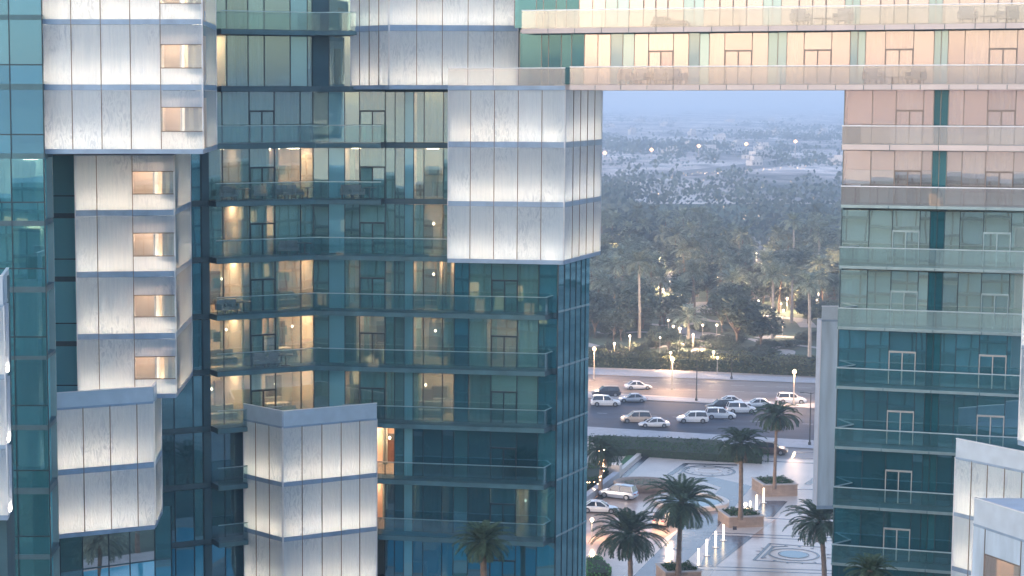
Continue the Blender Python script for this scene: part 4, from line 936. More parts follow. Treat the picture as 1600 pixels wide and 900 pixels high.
# ------------------------------------------------------------------ park: paths, lit courts, lamps, trees
def path(pts, w_, name='park_path', z=.05, m=None):
    P_ = [gnd(*p) for p in pts]; S = []
    for i in range(len(P_)-1):
        p0 = P_[max(i-1, 0)]; p1 = P_[i]; p2 = P_[i+1]; p3 = P_[min(i+2, len(P_)-1)]
        for k in range(6):
            t = k/6; S.append(.5*((2*p1)+(p2-p0)*t+(2*p0-5*p1+4*p2-p3)*t*t+(3*p1-p0-3*p2+p3)*t**3))
    S.append(P_[-1]); mb = MB(); Lf, Rt = [], []
    for i, p in enumerate(S):
        d = (S[min(i+1, len(S)-1)]-S[max(i-1, 0)]).normalized(); q = Vector((-d.y, d.x, 0))*w_/2; Lf.append(p+q-S[0]); Rt.append(p-q-S[0])
    for i in range(len(S)-1): mb.quad(Rt[i], Rt[i+1], Lf[i+1], Lf[i])
    return struct(link(name, mb.mesh(name, m or M_PATH), None, (S[0].x, S[0].y, z)))
for i, (pts, w_) in enumerate([([(900, 534), (935, 543), (960, 549), (1000, 560), (1040, 569)], 5), ([(1005, 545), (1050, 540), (1090, 534), (1110, 531)], 3.2), ([(1082, 558), (1092, 546), (1112, 539), (1132, 533), (1125, 524)], 4),
        ([(1148, 497), (1180, 493), (1215, 496), (1250, 500), (1264, 512)], 6), ([(1188, 529), (1210, 526), (1248, 528)], 5), ([(1203, 561), (1226, 556), (1231, 549), (1216, 547)], 4.5), ([(985, 508), (1015, 507), (1055, 510), (1090, 505)], 4),
        ([(921, 518), (960, 522), (1000, 519), (1040, 523)], 3), ([(1140, 560), (1165, 552), (1190, 541), (1180, 532), (1150, 528)], 3), ([(1205, 545), (1240, 540), (1283, 545)], 3), ([(1095, 498), (1120, 503), (1150, 499)], 4),
        ([(990, 460), (1010, 455), (1035, 447), (1045, 425)], 4), ([(1175, 388), (1195, 382), (1240, 380)], 22), ([(1150, 470), (1180, 466), (1210, 462)], 5), ([(1180, 408), (1200, 412), (1250, 404), (1290, 425), (1300, 450)], 9)]):
    path(pts, w_*.62, z=.05+.004*i)
for i, (x, y, rx) in enumerate(((1040, 440, 9), (1188, 409, 10), (1100, 525, 4), (1120, 482, 9), (1200, 384, 26), (1060, 517, 4), (955, 400, 12), (1030, 405, 9), (1295, 432, 14))):
    c = gnd(x, y); mb = MB(); k = 18; mb.v = [(rx*math.cos(2*math.pi*j/k)*(1+.15*math.sin(3*j)), rx*1.5*math.sin(2*math.pi*j/k), 0) for j in range(k)]; mb.f = [tuple(range(k))]; mb.m = [0]
    struct(link('paved_court', mb.mesh('paved_court', M_PATH), None, (c.x, c.y, .10+.004*i)))
# lamps -------------------------------------------------------------------
def pt_light(o, loc, e, c=(1, .62, .36), r=.25):
    l = bpy.data.lights.new('lamp_light', 'POINT'); l.energy = e; l.color = c; l.shadow_soft_size = r
    q = bpy.data.objects.new('lamp_light', l); COL.objects.link(q); q.parent = o; q.location = Vector(loc) - WL[o.name]
M_POST = plain('pale_post', (.38, .35, .32), .5, .2, .1); M_POSTD = plain('dark_post', (.05, .05, .05), .5, .3, .1)
def street_lamp(px, py_top, py_base, label, energy, arms=0, mat=None, lit=True, z0=.12):
    b = gnd(px, py_base, z0); tp = atY(px, py_top, b.y); h = tp.z - b.z
    t = thing('street_lamp', label, 'street lamp', tuple(b), 'lamps along the road')
    mb = MB(); mb.tube([(0, 0, 0), (0, 0, h*.5), (0, 0, h)], [.12, .09, .06], 8); mb.lathe([(.22, 0), (.22, .3), (.12, .5)], seg=8); link('post', mb.mesh('post', mat or M_POST), t, b)
    if arms:
        for s_ in (-1, 1):
            mb = MB(); mb.tube([(0, 0, h-.2), (s_*.8, 0, h), (s_*1.1, 0, h)], [.05, .04, .04], 6); mb.box(s_*1.3-.3, s_*1.3+.3, -.15, .15, h-.06, h+.06); link('lamp_arm', mb.mesh('lamp_arm', mat or M_POST), t, b)
    if lit:
        mb = MB(); mb.lathe([(.02, .0), (.26, .12), (.32, .4), (.02, .7)], (0, 0, h), 12); link('lantern_globe', mb.mesh('lantern_globe', L_BULB, True), t, b)
        pt_light(t, b + Vector((0, -.9, h+.3)), energy)
    return t
street_lamp(928, 548, 594, 'tall lit road lamp next to the left tower edge', 1100)
street_lamp(1050, 564, 609, 'tall lit road lamp, middle one, above the parked cars', 1100)
street_lamp(1240, 584, 631, 'tall lit road lamp near the right shaft', 900)
street_lamp(1088, 562, 626, 'unlit dark lamp post on the median between the cars', 0, 0, M_POSTD, False)
street_lamp(1265, 613, 695, 'unlit double-armed dark lamp post on the pale pavement', 0, 1, M_POSTD, False)
street_lamp(1143, 562, 592, 'thin unlit grey post beside the long hedge', 0, 0, M_POSTD, False)
def garden_lamp(px, py, e, label, h=3.2, r=.22):
    # px,py is the glowing head
    d = ray(px, py); k = (h - H)/d.z; b = Vector((d.x*k, d.y*k, 0))
    t = thing('garden_lamp', label, 'garden lamp', tuple(b), 'glowing lamps in the park')
    mb = MB(); mb.tube([(0, 0, 0), (0, 0, h)], [.07, .05], 6); link('post', mb.mesh('post', M_POST), t, b)
    mb = MB(); mb.lathe([(.02, -r), (r*.75, -r*.6), (r, 0), (r*.75, r*.6), (.02, r)], (0, 0, h), 10); link('globe', mb.mesh('globe', L_WHITE, True), t, b)
    if e: pt_light(t, b + Vector((0, -.5, h)), e*1.7, (1, .66, .40))
GL = [(984, 525, 500), (1223, 503, 250), (1115, 550, 250), (974, 397, 1800), (1005, 450, 500), (1279, 458, 900), (1230, 466, 1200), (1182, 396, 2500), (1250, 403, 300), (1052, 510, 0), (1062, 513, 900), (1134, 478, 1500), (1047, 440, 1600),
      (1083, 523, 1100), (1098, 508, 0), (1030, 405, 1500), (1155, 487, 0), (1185, 470, 1200), (1204, 452, 300), (1224, 485, 0), (950, 394, 1200), (1150, 500, 200), (1048, 551, 300), (960, 490, 0), (1120, 508, 0), (1265, 376, 0), (1121, 559, 0), (1298, 432, 1200), (1036, 452, 900), (960, 537, 400)]
GLAB = ['by the left path junction', 'on the lawn right of the paths', 'on the lawn above the long hedge', 'in the glowing grove at upper left', 'by a tree left of the lit court', 'by the right shaft top', 'over the pink lit beds', 'over the glowing round court', 'under the far right palms', 'small, left of the lit alcove',
        'warm, over the lit alcove', 'among the glowing shrubs', 'over the tall lit court', 'over the warm path crossing', 'small, behind the round tree', 'behind the pair of tall palms', 'small, under the grey palms', 'over the warm flower beds', 'above the warm beds', 'small, over the curved path', 'at the far upper left by the tower', 'beside the curved path end', 'near the lit road lamp behind the hedge', 'small, at the left tower edge', 'small, behind the dark tree', 'far, beside the open court', 'small, over the hedge',
        'by the right tower in the palms', 'left of the tall lit court', 'low, beside the flower bed']
garden_lamp(1046, 803, 90, 'glowing low lamp between the full palm and the cream car on the forecourt', 2.2); garden_lamp(925, 812, 90, 'glowing low lamp on the forecourt at the left tower edge', 2.2); garden_lamp(1165, 788, 60, 'small lamp just behind the middle planter', 1.5)
for (x, y, e), l in zip(GL, GLAB): garden_lamp(x, y, e, 'glowing garden lamp ' + l)
# bollards
def bollard(px, py, h, label):
    b = gnd(px, py); t = thing('light_column', label, 'bollard', tuple(b), 'glowing light columns on the plaza')
    mb = MB(); mb.lathe([(.42, 0), (.42, .08), (.01, .1)], seg=12); link('base', mb.mesh('base', M_PAVE), t, b)
    mb = MB(); mb.lathe([(.10, .1), (.10, h-.05), (.01, h)], seg=10); link('glow_tube', mb.mesh('glow_tube', L_BOLL), t, b)
for x, y, h, l in ((1193, 786, 1.9, 'glowing light column beside the rear planter corner'), (1182, 797, 1.9, 'glowing light column just right of the middle planter shrubs'), (1172, 794, .9, 'short glowing light column behind the middle planter'),
                   (1130, 845, 1.9, 'rearmost glowing light column of the row left of the middle planter'), (1118, 856, 1.9, 'glowing light column second from the back in the left row'), (1104, 869, 1.9, 'glowing light column third from the back in the left row'), (1091, 884, 1.9, 'front glowing light column touching the front planter')):
    bollard(x, y, h, l)
# trees in the park
def tree_mesh(seed, rad=3.6, n=1500, leaf=.34):
    g = random.Random(seed); mb = MB(); lobes = [(Vector((g.uniform(-1, 1)*rad*.6, g.uniform(-1, 1)*rad*.6, g.uniform(-.3, .7)*rad*.7)), rad*g.uniform(.4, .65)) for _ in range(9)]
    for i in range(n):
        c, r_ = g.choice(lobes); v = Vector((g.gauss(0, 1), g.gauss(0, 1), g.gauss(0, .8))).normalized()*r_*g.uniform(.7, 1.05); p = c + v
        a = g.uniform(0, 6.28); e = g.uniform(-1, 1); s_ = leaf*g.uniform(.6, 1.4); u = Vector((math.cos(a)*math.cos(e), math.sin(a)*math.cos(e), math.sin(e)))*s_; q = Vector((-math.sin(a), math.cos(a), g.uniform(-.4, .4)))*s_*.7
        mb.quad(p-u, p-q, p+u, p+q)
    return mb.mesh('crown', M_LEAF)
TREES = [tree_mesh(s) for s in (31, 32, 33, 34)]
def limb_mesh(seed, h=3.2):
    g = random.Random(seed); mb = MB(); mb.tube([(0, 0, 0), (.15, 0, h*.5), (.1, .1, h)], [.28, .2, .15], 7)
    for k in range(4):
        a = k*1.6+g.uniform(-.3, .3); mb.tube([(.1, 0, h*.55+.2*k), (math.cos(a)*1.1, math.sin(a)*1.1, h+.4), (math.cos(a)*1.9, math.sin(a)*1.9, h+1.8)], [.13, .09, .04], 5)
    return mb.mesh('trunk', M_BARKT)
LIMBS = [limb_mesh(s) for s in (41, 42)]
def tree(b, s_, label, group=None, hz=1.0):
    t = thing('broadleaf_tree', label, 'tree', tuple(b), group); k = rnd.randrange(4)
    q = link('trunk', LIMBS[k % 2], t, b, rnd.uniform(0, 6)); q.scale = (s_, s_, s_*hz)
    c = link('crown', TREES[k], t, Vector(b)+Vector((0, 0, 4.4*s_*hz)), rnd.uniform(0, 6)); c.scale = (s_, s_, s_*.85); return t
# named palms first
far = 'palms of the park'
for cx, cy, bx, by, l, s_ in ((998, 410, 999, 528, 'tall pale-trunked palm standing alone at left of the park', 1.15), (1078, 385, 1076, 456, 'left one of the twin tall palms over the dark trees', 1.2), (1086, 388, 1085, 458, 'right one of the twin tall palms over the dark trees', 1.2),
        (1208, 430, 1207, 530, 'tall palm above the curved path right of the round tree', 1.1), (1240, 345, 1240, 425, 'tall palm high up at the right over the open court', 1.25), (1264, 442, 1265, 566, 'tall palm with pink lit trunk beside the right shaft', 1.1),
        (1238, 430, 1237, 505, 'thin tall palm between the curved path and the pink lit trunk palm', .9), (1075, 495, 1076, 530, 'broad short palm over the warm path crossing', 1.25), (1177, 450, 1178, 476, 'yellow lit palm over the glowing shrubs', 1.2), (1280, 365, 1280, 425, 'lit palm at the upper right edge of the gap', 1.2)):
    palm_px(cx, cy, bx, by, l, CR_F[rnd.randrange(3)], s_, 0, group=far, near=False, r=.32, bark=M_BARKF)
def scatter_y(y0, y1): return rnd.uniform(y0, y1)
placed = []
clear = [(1040, 472, 16, 32), (1188, 434, 22, 26), (1200, 395, 40, 14), (958, 412, 16, 18), (1110, 500, 22, 18), (1040, 445, 22, 16), (1200, 384, 40, 10), (1188, 410, 16, 8), (1060, 552, 45, 12), (1215, 555, 30, 9), (1215, 528, 40, 6), (1200, 500, 60, 8), (1100, 525, 25, 7), (930, 545, 30, 12), (1110, 545, 30, 14), (1220, 515, 40, 25), (1035, 530, 20, 10), (1250, 545, 40, 20)]
def ok(x, y): return not any(abs(x-a) < c and abs(y-b) < d for a, b, c, d in clear)
n = 0; tr = 0
while n < 150 and tr < 4000:
    tr += 1; x = rnd.uniform(925, 1335); by = 372 + 140*rnd.random()**1.15
    if not ok(x, by): continue
    b = gnd(x, by)
    if any((b-q).length < 5.0 for q in placed): continue
    placed.append(b); hgt = rnd.uniform(4.5, 11)
    palm(b, b+Vector((rnd.uniform(-.8, .8), 0, hgt)), 'grey green palm among the dense palms of the park', CR_F[rnd.randrange(3)], rnd.uniform(.9, 1.3), .24, group=far, near=False, bark=M_BARK); n += 1
n = 0; tr = 0
while n < 85 and tr < 3000:
    tr += 1; x = rnd.uniform(915, 1320); by = 395 + 130*rnd.random()
    if not ok(x, by): continue
    b = gnd(x, by)
    if any((b-q).length < 5.0 for q in placed): continue
    placed.append(b); tree(b, rnd.uniform(.75, 1.35), 'dark leafy tree under the palms of the park', 'leafy trees of the park'); n += 1
for x, y, s_, l in ((1150, 545, 1.45, 'large dark leafy tree inside the curve of the path'), (1188, 548, 1.2, 'rounded dark tree beside the loop of the path'), (1025, 545, .6, 'small dark tree by the left path'), (1128, 520, 1.1, 'dark tree behind the curved path head'),
                    (958, 533, .9, 'forked pale-trunked tree at left by the flower bed'), (970, 532, .9, 'leaning pale-trunked tree beside the forked one'), (1045, 552, .7, 'small shrub tree next to the lit bed'), (930, 528, 1.0, 'dark tree touching the left tower edge')):
    tree(gnd(x, y), s_, l)
sh = random.Random(5); k = 0
while k < 60:
    x, y = sh.uniform(925, 1278), sh.uniform(498, 566)
    if y > 558 and x < 1045: continue
    b = gnd(x, y); k += 1
    t = thing('shrub', 'low rounded shrub on the park lawn between the pale paths', 'shrub', tuple(b), 'shrubs on the park lawn')
    c = link('foliage', TREES[k % 4], t, b + Vector((0, 0, .7)), sh.uniform(0, 6)); s_ = sh.uniform(.22, .5); c.scale = (s_*1.5, s_*1.2, s_*.7)
for i in range(26):
    x, y = sh.uniform(930, 1320), sh.uniform(395, 530); garden_lamp(x, y, 0, 'tiny glowing lamp among the park palms', sh.uniform(2.2, 4.5), .17)
# beyond the park: loose dark clumps, villas, high-mast lights
mb = MB(); g = random.Random(99)
def clump(x, y, s_):
    for i in range(int(16+s_*1.2)):
        v = Vector((g.gauss(0, .5), g.gauss(0, .5), abs(g.gauss(.35, .3))))*s_; p = Vector((x, y, 0))+v; a = g.uniform(0, 6.28); q = s_*.16*g.uniform(.5, 1.3)
        u = Vector((math.cos(a), math.sin(a), g.uniform(-.3, .3)))*q; t_ = Vector((g.uniform(-.3, .3), g.uniform(-.3, .3), 1))*q*.8
        mb.quad(p-u, p-t_, p+u, p+t_)
for i in range(6500):
    py = 176 + 215*g.random()**.75; px = g.uniform(925, 1345); b = gnd(px, py)
    dens = math.sin(b.x*.013+3*math.sin(b.y*.0031))*math.cos(b.y*.0063+1.7*math.sin(b.x*.008))
    if dens < (-.45 if py > 350 else (.28 if py > 285 else .5)) and g.random() > .05: continue
    if 262 < py < 278: continue
    clump(b.x, b.y, g.uniform(4, 9) if py > 290 else g.uniform(5, 11))
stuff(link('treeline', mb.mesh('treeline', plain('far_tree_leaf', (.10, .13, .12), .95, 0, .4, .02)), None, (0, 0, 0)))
M_VILLA = plain('villa_wall', (.55, .50, .46), .9, 0, .15, .05, objvar=.25)
M_VWIN = plain('villa_window', (.06, .08, .10), .3)
def villa(w_, d_, h, seed):
    g = random.Random(seed); m_ = MB(); m_.box(-w_/2, w_/2, -d_/2, d_/2, 0, h); m_.box(-w_*.2, w_*.45, -d_*.3, d_*.4, h, h+3); m_.box(-w_/2-.2, w_/2+.2, -d_/2-.2, -d_/2, h-.1, h+.6)
    n = int(w_/3)
    for i in range(n):
        x = -w_/2 + w_*(i+.5)/n
        for z in ((1, 2.6), (4.4, 6)): 
            if z[1] < h: m_.box(x-.6, x+.6, -d_/2-.05, -d_/2+.05, z[0], z[1], 1)
    return m_.mesh('villa', [M_VILLA, M_VWIN])
VM = [villa(9, 8, 4, 1), villa(13, 9, 4, 2), villa(22, 12, 3.2, 3), villa(8, 8, 6, 4)]
vl = ('pale flat-roofed villa among far trees', 'villas far beyond the park')
for i in range(22):
    py = (300 + 25*rnd.random()) if i < 0 else 185+80*rnd.random(); px = rnd.uniform(935, 1330)
    if 262 < py < 280: continue
    b = gnd(px, py); o = link('villa', VM[rnd.randrange(4)], None, (b.x, b.y, 0), rnd.uniform(-.6, .6)); tag(o, vl[0], 'house', vl[1])
# far highway with light masts
strip = path([(900, 290), (960, 280), (1060, 272), (1160, 262), (1260, 250), (1400, 240)], 34, 'highway', .30, M_ROAD)
for i, (x, y) in enumerate(((945, 239), (1018, 234), (1092, 228), (1166, 225), (1243, 221))):
    bY = 1500 + i*20; tp = atY(x, y, bY); b = Vector((tp.x, tp.y, 0)); hh_ = tp.z
    t = thing('mast_light', 'tall mast light glowing over the far desert, %s' % ('leftmost by the lantern box', 'second from the left', 'middle of the five', 'fourth, above the highway', 'rightmost beside the right tower')[i], 'mast light', tuple(b), 'row of far mast lights')
    m_ = MB(); m_.tube([(0, 0, 0), (0, 0, hh_)], [.5, .3], 6); link('mast', m_.mesh('mast', M_POST), t, b)
    m_ = MB(); m_.lathe([(.1, -1.6), (1.9, 0), (.1, 1.6)], (0, 0, hh_), 10); link('lamp_head', m_.mesh('lamp_head', lamp_mat('mast_lamp%d' % i, (1, .46, .22), 1.6)), t, b)
m_ = MB()
for i in range(110):
    k = rnd.random()
    if i < 60: x = rnd.uniform(1045, 1260); y = 274 - (x-1045)*.062 + rnd.uniform(-2.5, 2.5); s_ = rnd.uniform(.12, .35)
    else: x = rnd.uniform(940, 1325); y = 175 + 200*rnd.random(); s_ = rnd.uniform(.15, .35)*(1 if y > 230 else 1.8)
    b = gnd(x, y, 4); m_.lathe([(.05, -s_), (s_, 0), (.05, s_)], tuple(b), 5)
stuff(link('distant_lights', m_.mesh('distant_lights', lamp_mat('distant_lamp', (1, .68, .45), .8)), None, (0, 0, 0)))

# ------------------------------------------------------------------ cars
M_TYRE = plain('tyre', (.02, .02, .02), .8); M_RIM = plain('rim', (.35, .36, .38), .35, .8, .05); M_CGL = plain('car_glass', (.015, .02, .03), .06, 0, .1, spec=.8)
M_HEAD = plain('headlight', (.75, .75, .75), .15); M_TAIL = plain('taillight', (.4, .02, .02), .3)
L_HEAD = lamp_mat('lit_headlight', (1, .75, .5), 3)
PAINT = {}
def paint(n_, c, metal=.2):
    if n_ not in PAINT: PAINT[n_] = plain('paint_' + n_, c, .28, metal, .03, .5, spec=.6)
    return PAINT[n_]
def car_meshes(kind):
    sedan = kind == 'sedan'; L_ = 4.7 if sedan else 4.8; W = .90 if sedan else .95; belt = .86 if sedan else 1.05; top = 1.42 if sedan else 1.75
    b = MB()
    # lower body stations: x, z bottom, z shoulder, half width
    hood = belt-.08 if sedan else belt-.02
    st = [(-L_/2, .42, belt-.22, W*.80), (-L_/2+.18, .28, belt-.06, W*.94), (-L_/2+.9, .22, belt+.02, W), (-.2, .20, belt, W), (L_/2-1.35, .22, hood, W), (L_/2-.45, .26, hood-.12, W*.93), (L_/2-.08, .32, hood-.28, W*.78), (L_/2, .40, hood-.36, W*.7)]
    n0 = len(b.v)
    for x, z0, z1, hw in st:
        zm = (z0+z1)/2; b.v += [(x, -hw*.9, z0), (x, -hw, zm), (x, -hw*.96, z1-.06), (x, -hw*.82, z1), (x, hw*.82, z1), (x, hw*.96, z1-.06), (x, hw, zm), (x, hw*.9, z0)]
    for i in range(len(st)-1):
        for k in range(8):
            j = (k+1) % 8; b.f.append((n0+i*8+k, n0+i*8+j, n0+(i+1)*8+j, n0+(i+1)*8+k)); b.m.append(0)
    b.f.append(tuple(n0+k for k in range(8))); b.m.append(0); b.f.append(tuple(n0+(len(st)-1)*8+k for k in reversed(range(8)))); b.m.append(0)
    # roof
    if sedan: g0, r0, r1, g1 = -1.75, -1.0, .25, 1.15
    else: g0, r0, r1, g1 = -2.2, -1.95, .45, 1.25
    tw, bw = W*.68, W*.86
    q = [(r0, top-.03), ((r0+r1)/2, top+.02), (r1, top-.05)]; n0 = len(b.v)
    for x, z in q: b.v += [(x, -tw, z-.05), (x, -tw*.8, z+.01), (x, tw*.8, z+.01), (x, tw, z-.05)]
    for i in range(2):
        for k in range(3): b.f.append((n0+i*4+k, n0+i*4+k+1, n0+(i+1)*4+k+1, n0+(i+1)*4+k)); b.m.append(0)
    # pillars
    for s_ in (-1, 1):
        for (xa, za, ya), (xb, zb_, yb) in (((g1, hood, bw), (r1, top-.07, tw)), ((-.35, belt, bw+.0), (-.4, top-.06, tw)), ((g0, belt, bw), (r0, top-.07, tw))):
            b.tube([(xa, s_*ya, za-.03), (xb, s_*yb, zb_)], [.055, .05], 4)
        b.box(.75, .95, s_*(W+.02)-.07, s_*(W+.02)+.07, belt+.02, belt+.16)
    b.box(-L_/2+.35, L_/2-.35, -W*.86, W*.86, .10, .3, 1)  # dark underbody block, added to deepen the contact shadow
    body = b
    gl = MB(); c = [(g0, belt-.02, bw-.02), (r0, top-.06, tw-.02), (r1, top-.08, tw-.02), (g1, hood-.02, bw-.02)]
    Lp = [Vector((x, -y, z)) for x, z, y in c]; Rp = [Vector((x, y, z)) for x, z, y in c]
    gl.quad(*Lp); gl.quad(*reversed(Rp)); gl.quad(Lp[0], Rp[0], Rp[1], Lp[1]); gl.quad(Lp[2], Rp[2], Rp[3], Lp[3]); gl.quad(Lp[1], Rp[1], Rp[2], Lp[2])
    wh = MB(); r_ = .34 if sedan else .38; seg = 14; ring_ = []
    for y in (-.11, .11):
        ring_.append([(r_*math.cos(2*math.pi*k/seg), y, r_*math.sin(2*math.pi*k/seg)) for k in range(seg)])
    wh.v = ring_[0]+ring_[1]
    for k in range(seg): j = (k+1) % seg; wh.f.append((k, j, seg+j, seg+k)); wh.m.append(0)
    wh.f.append(tuple(reversed(range(seg)))); wh.m.append(0); wh.f.append(tuple(range(seg, 2*seg))); wh.m.append(0)
    n0 = len(wh.v)
    for y in (-.125, .125):
        wh.v += [(r_*.6*math.cos(2*math.pi*k/10), y, r_*.6*math.sin(2*math.pi*k/10)) for k in range(10)]
    wh.f += [tuple(n0+k for k in reversed(range(10))), tuple(n0+10+k for k in range(10))]; wh.m += [1, 1]
    hl = MB(); hl.box(-.08, .04, -.16, .16, -.07, .07)
    return dict(body=body, glass=gl.mesh('windows', M_CGL), wheel=wh.mesh('wheel', [M_TYRE, M_RIM]), L=L_, W=W, r=r_, belt=belt, hood=hood, head=hl.mesh('headlight', M_HEAD), tail=hl.mesh('taillight', M_TAIL), headlit=hl.mesh('headlight', L_HEAD))
CARS = {k: car_meshes(k) for k in ('sedan', 'suv')}; BODY = {}
def car(px, py, ang, kind, pn, label, group='cars parked beyond the plaza', lit=False, s_=1.0):
    K = CARS[kind]; b = gnd(px, py, .04); a = R(ang); t = thing('parked_car', label, 'car', tuple(b), group)
    if (kind, pn) not in BODY: BODY[(kind, pn)] = K['body'].mesh('body', [PAINT[pn], M_TYRE], False)
    def L3(x, y, z): return b + Vector((x*math.cos(a)-y*math.sin(a), x*math.sin(a)+y*math.cos(a), z))*s_
    def put(n_, me, x, y, z): o = link(n_, me, t, L3(x, y, z), a); o.scale = (s_,)*3; return o
    put('body', BODY[(kind, pn)], 0, 0, 0); put('windows', K['glass'], 0, 0, 0)
    for x in (-K['L']*.30, K['L']*.31):
        for y in (-K['W']+.08, K['W']-.08): put('wheel', K['wheel'], x, y, K['r'])
    for y in (-K['W']*.55, K['W']*.55):
        put('headlight', K['headlit'] if lit else K['head'], K['L']/2-.05, y, K['hood']-.42); put('taillight', K['tail'], -K['L']/2+.02, y, K['belt']-.25)
    return t
paint('white', (.74, .75, .76)); paint('silver', (.50, .53, .58), .5); paint('beige', (.58, .47, .38), .3); paint('dark', (.04, .045, .06), .4); paint('brown', (.10, .06, .045), .3)
car(947, 619, 178, 'suv', 'dark', 'dark blue SUV parked behind two white cars at left of the car park')
car(946, 634, -3, 'suv', 'white', 'white SUV nearest the left tower on the car park')
car(988, 628, 178, 'sedan', 'silver', 'light silver blue sedan beside the leftmost white SUV')
car(994, 660, 178, 'suv', 'beige', 'beige SUV parked behind the front white sedan')
car(1022, 667, 178, 'sedan', 'white', 'frontmost white sedan overlapping the beige SUV')
car(1082, 660, 178, 'suv', 'white', 'white SUV with dark windows, left of the cluster of five')
car(1125, 654, -3, 'suv', 'white', 'white crossover touching the rear of the left white SUV')
car(1126, 641, 178, 'suv', 'dark', 'dark-sided SUV in the middle of the cluster')
car(1138, 632, 178, 'sedan', 'white', 'white sedan furthest back in the cluster, on the median side')
car(1158, 645, -3, 'suv', 'white', 'white SUV with black wheels facing right in the cluster')
car(1183, 636, 176, 'sedan', 'white', 'white sedan at the right end of the cluster')
car(997, 608, 2, 'sedan', 'white', 'white car driving on the lamp lit road', None)
car(1236, 630, -4, 'suv', 'white', 'white vehicle beyond the tallest plaza palm', None)
car(936, 800, -8, 'sedan', 'white', 'white sedan with dark windows on the warm forecourt by the left tower', 'cars on the forecourt')
car(966, 778, 150, 'suv', 'silver', 'silver minivan waiting on the forecourt under the oval planter', 'cars on the forecourt')
car(1040, 818, 60, 'suv', 'beige', 'cream car half hidden behind the full palm', 'cars on the forecourt')
car(1203, 709, -15, 'suv', 'brown', 'dark brown car with lit headlights behind the tallest palm', 'cars on the forecourt', True)
# oval stone planter on the forecourt and the round white basin
ov = gnd(1004, 765); t = thing('oval_planter', 'oval stone bowl planter on the forecourt behind the silver minivan', 'planter', tuple(ov))
m_ = MB(); k = 24; prof = [(3.0, 0), (3.6, .5), (3.75, 1.0), (3.5, 1.15), (2.9, .95), (.1, .8)]
m_.lathe(prof, seg=k); q = link('bowl', m_.mesh('bowl', M_STONE, True), t, ov); q.scale = (1, .75, 1)
m_ = MB()
for i in range(400):
    a = rnd.uniform(0, 6.28); r_ = 2.6*rnd.random()**.5; p = Vector((r_*math.cos(a), r_*math.sin(a), .95+rnd.random()*.2)); u = Vector((rnd.uniform(-1, 1), rnd.uniform(-1, 1), rnd.uniform(0, .5)))*.16; v = Vector((rnd.uniform(-1, 1), rnd.uniform(-1, 1), .4))*.1; m_.quad(p-u, p-v, p+u, p+v)
q = link('ground_cover', m_.mesh('ground_cover', M_FRONDF), t, ov); q.scale = (1, .75, 1)
fb = gnd(1080, 787); t = thing('round_basin', 'round white rimmed basin behind the full palm', 'fountain', tuple(fb))
m_ = MB(); m_.lathe([(4.6, 0), (4.6, .5), (4.5, .56), (3.9, .56), (3.85, .3), (3.7, .25)], seg=32); link('rim', m_.mesh('rim', M_MARB), t, fb)
m_ = MB(); m_.lathe([(3.75, .3), (.01, .3)], seg=32); link('water', m_.mesh('water', M_WATER), t, fb)

# ------------------------------------------------------------------ furniture on balconies and in rooms
M_FURN = plain('taupe_cushion', (.30, .26, .24), .9, 0, .1, 4, objvar=.15); M_WOOD = plain('dark_wood', (.08, .05, .035), .5, 0, .2, 5); M_SOFA = plain('grey_sofa', (.20, .19, .20), .9, 0, .1)
def chair_meshes():
    s_ = MB(); s_.box(-.34, .34, -.34, .34, .26, .42); bk = MB(); bk.prism([(-.36, .26), (.36, .26), (.36, .38), (-.36, .38)], .3, .85); bk.box(-.42, -.34, -.34, .38, .25, .62); bk.box(.34, .42, -.34, .38, .25, .62)
    lg = MB(); lg.box(-.025, .025, -.025, .025, 0, .27); return s_.mesh('seat', M_FURN), bk.mesh('backrest', M_FURN), lg.mesh('leg', M_WOOD)
CH = chair_meshes()
def chair(p, rz, label, group, s_=1.0):
    t = thing('lounge_chair', label, 'chair', tuple(p), group); a = rz
    def put(n_, me, x, y): o = link(n_, me, t, Vector(p)+Vector((x*math.cos(a)-y*math.sin(a), x*math.sin(a)+y*math.cos(a), 0))*s_, a); o.scale = (s_,)*3
    put('seat', CH[0], 0, 0); put('backrest', CH[1], 0, 0)
    for x in (-.3, .3):
        for y in (-.3, .3): put('leg', CH[2], x, y)
TM = MB(); TM.box(-.45, .45, -.45, .45, .68, .72); TMm = TM.mesh('table_top', M_WOOD); TL = MB(); TL.lathe([(.3, 0), (.28, .04), (.05, .06), (.05, .68)], seg=8); TLm = TL.mesh('pedestal', M_WOOD)
def table(p, label, group, s_=(1, 1, 1)):
    t = thing('patio_table', label, 'table', tuple(p), group); q = link('table_top', TMm, t, p); q.scale = s_; q2 = link('pedestal', TLm, t, p); q2.scale = (1, 1, s_[2])
bg_ = 'lounge chairs on the sky bridge balconies'
for x, row, l in ((985, 0, 'lower bridge balcony, leftmost'), (1003, 0, 'lower bridge balcony, second from left'), (1037, 0, 'lower bridge balcony, third from left'), (1056, 0, 'lower bridge balcony, fourth from left'), (1365, 0, 'lower bridge balcony, left of the pair near the right tower'), (1431, 0, 'lower bridge balcony, rightmost'),
                  (1252, 1, 'upper bridge balcony, left of the middle pair'), (1318, 1, 'upper bridge balcony, right of the middle pair'), (1512, 1, 'upper bridge balcony, left of the far right pair'), (1573, 1, 'upper bridge balcony, right of the far right pair')):
    p = PR.pt(PR.s_(x, 120 if row == 0 else 30), .8, zB if row == 0 else zA); chair(p, PR.rz + rnd.uniform(-.9, .9), 'taupe lounge chair on the ' + l, bg_, 1.12)
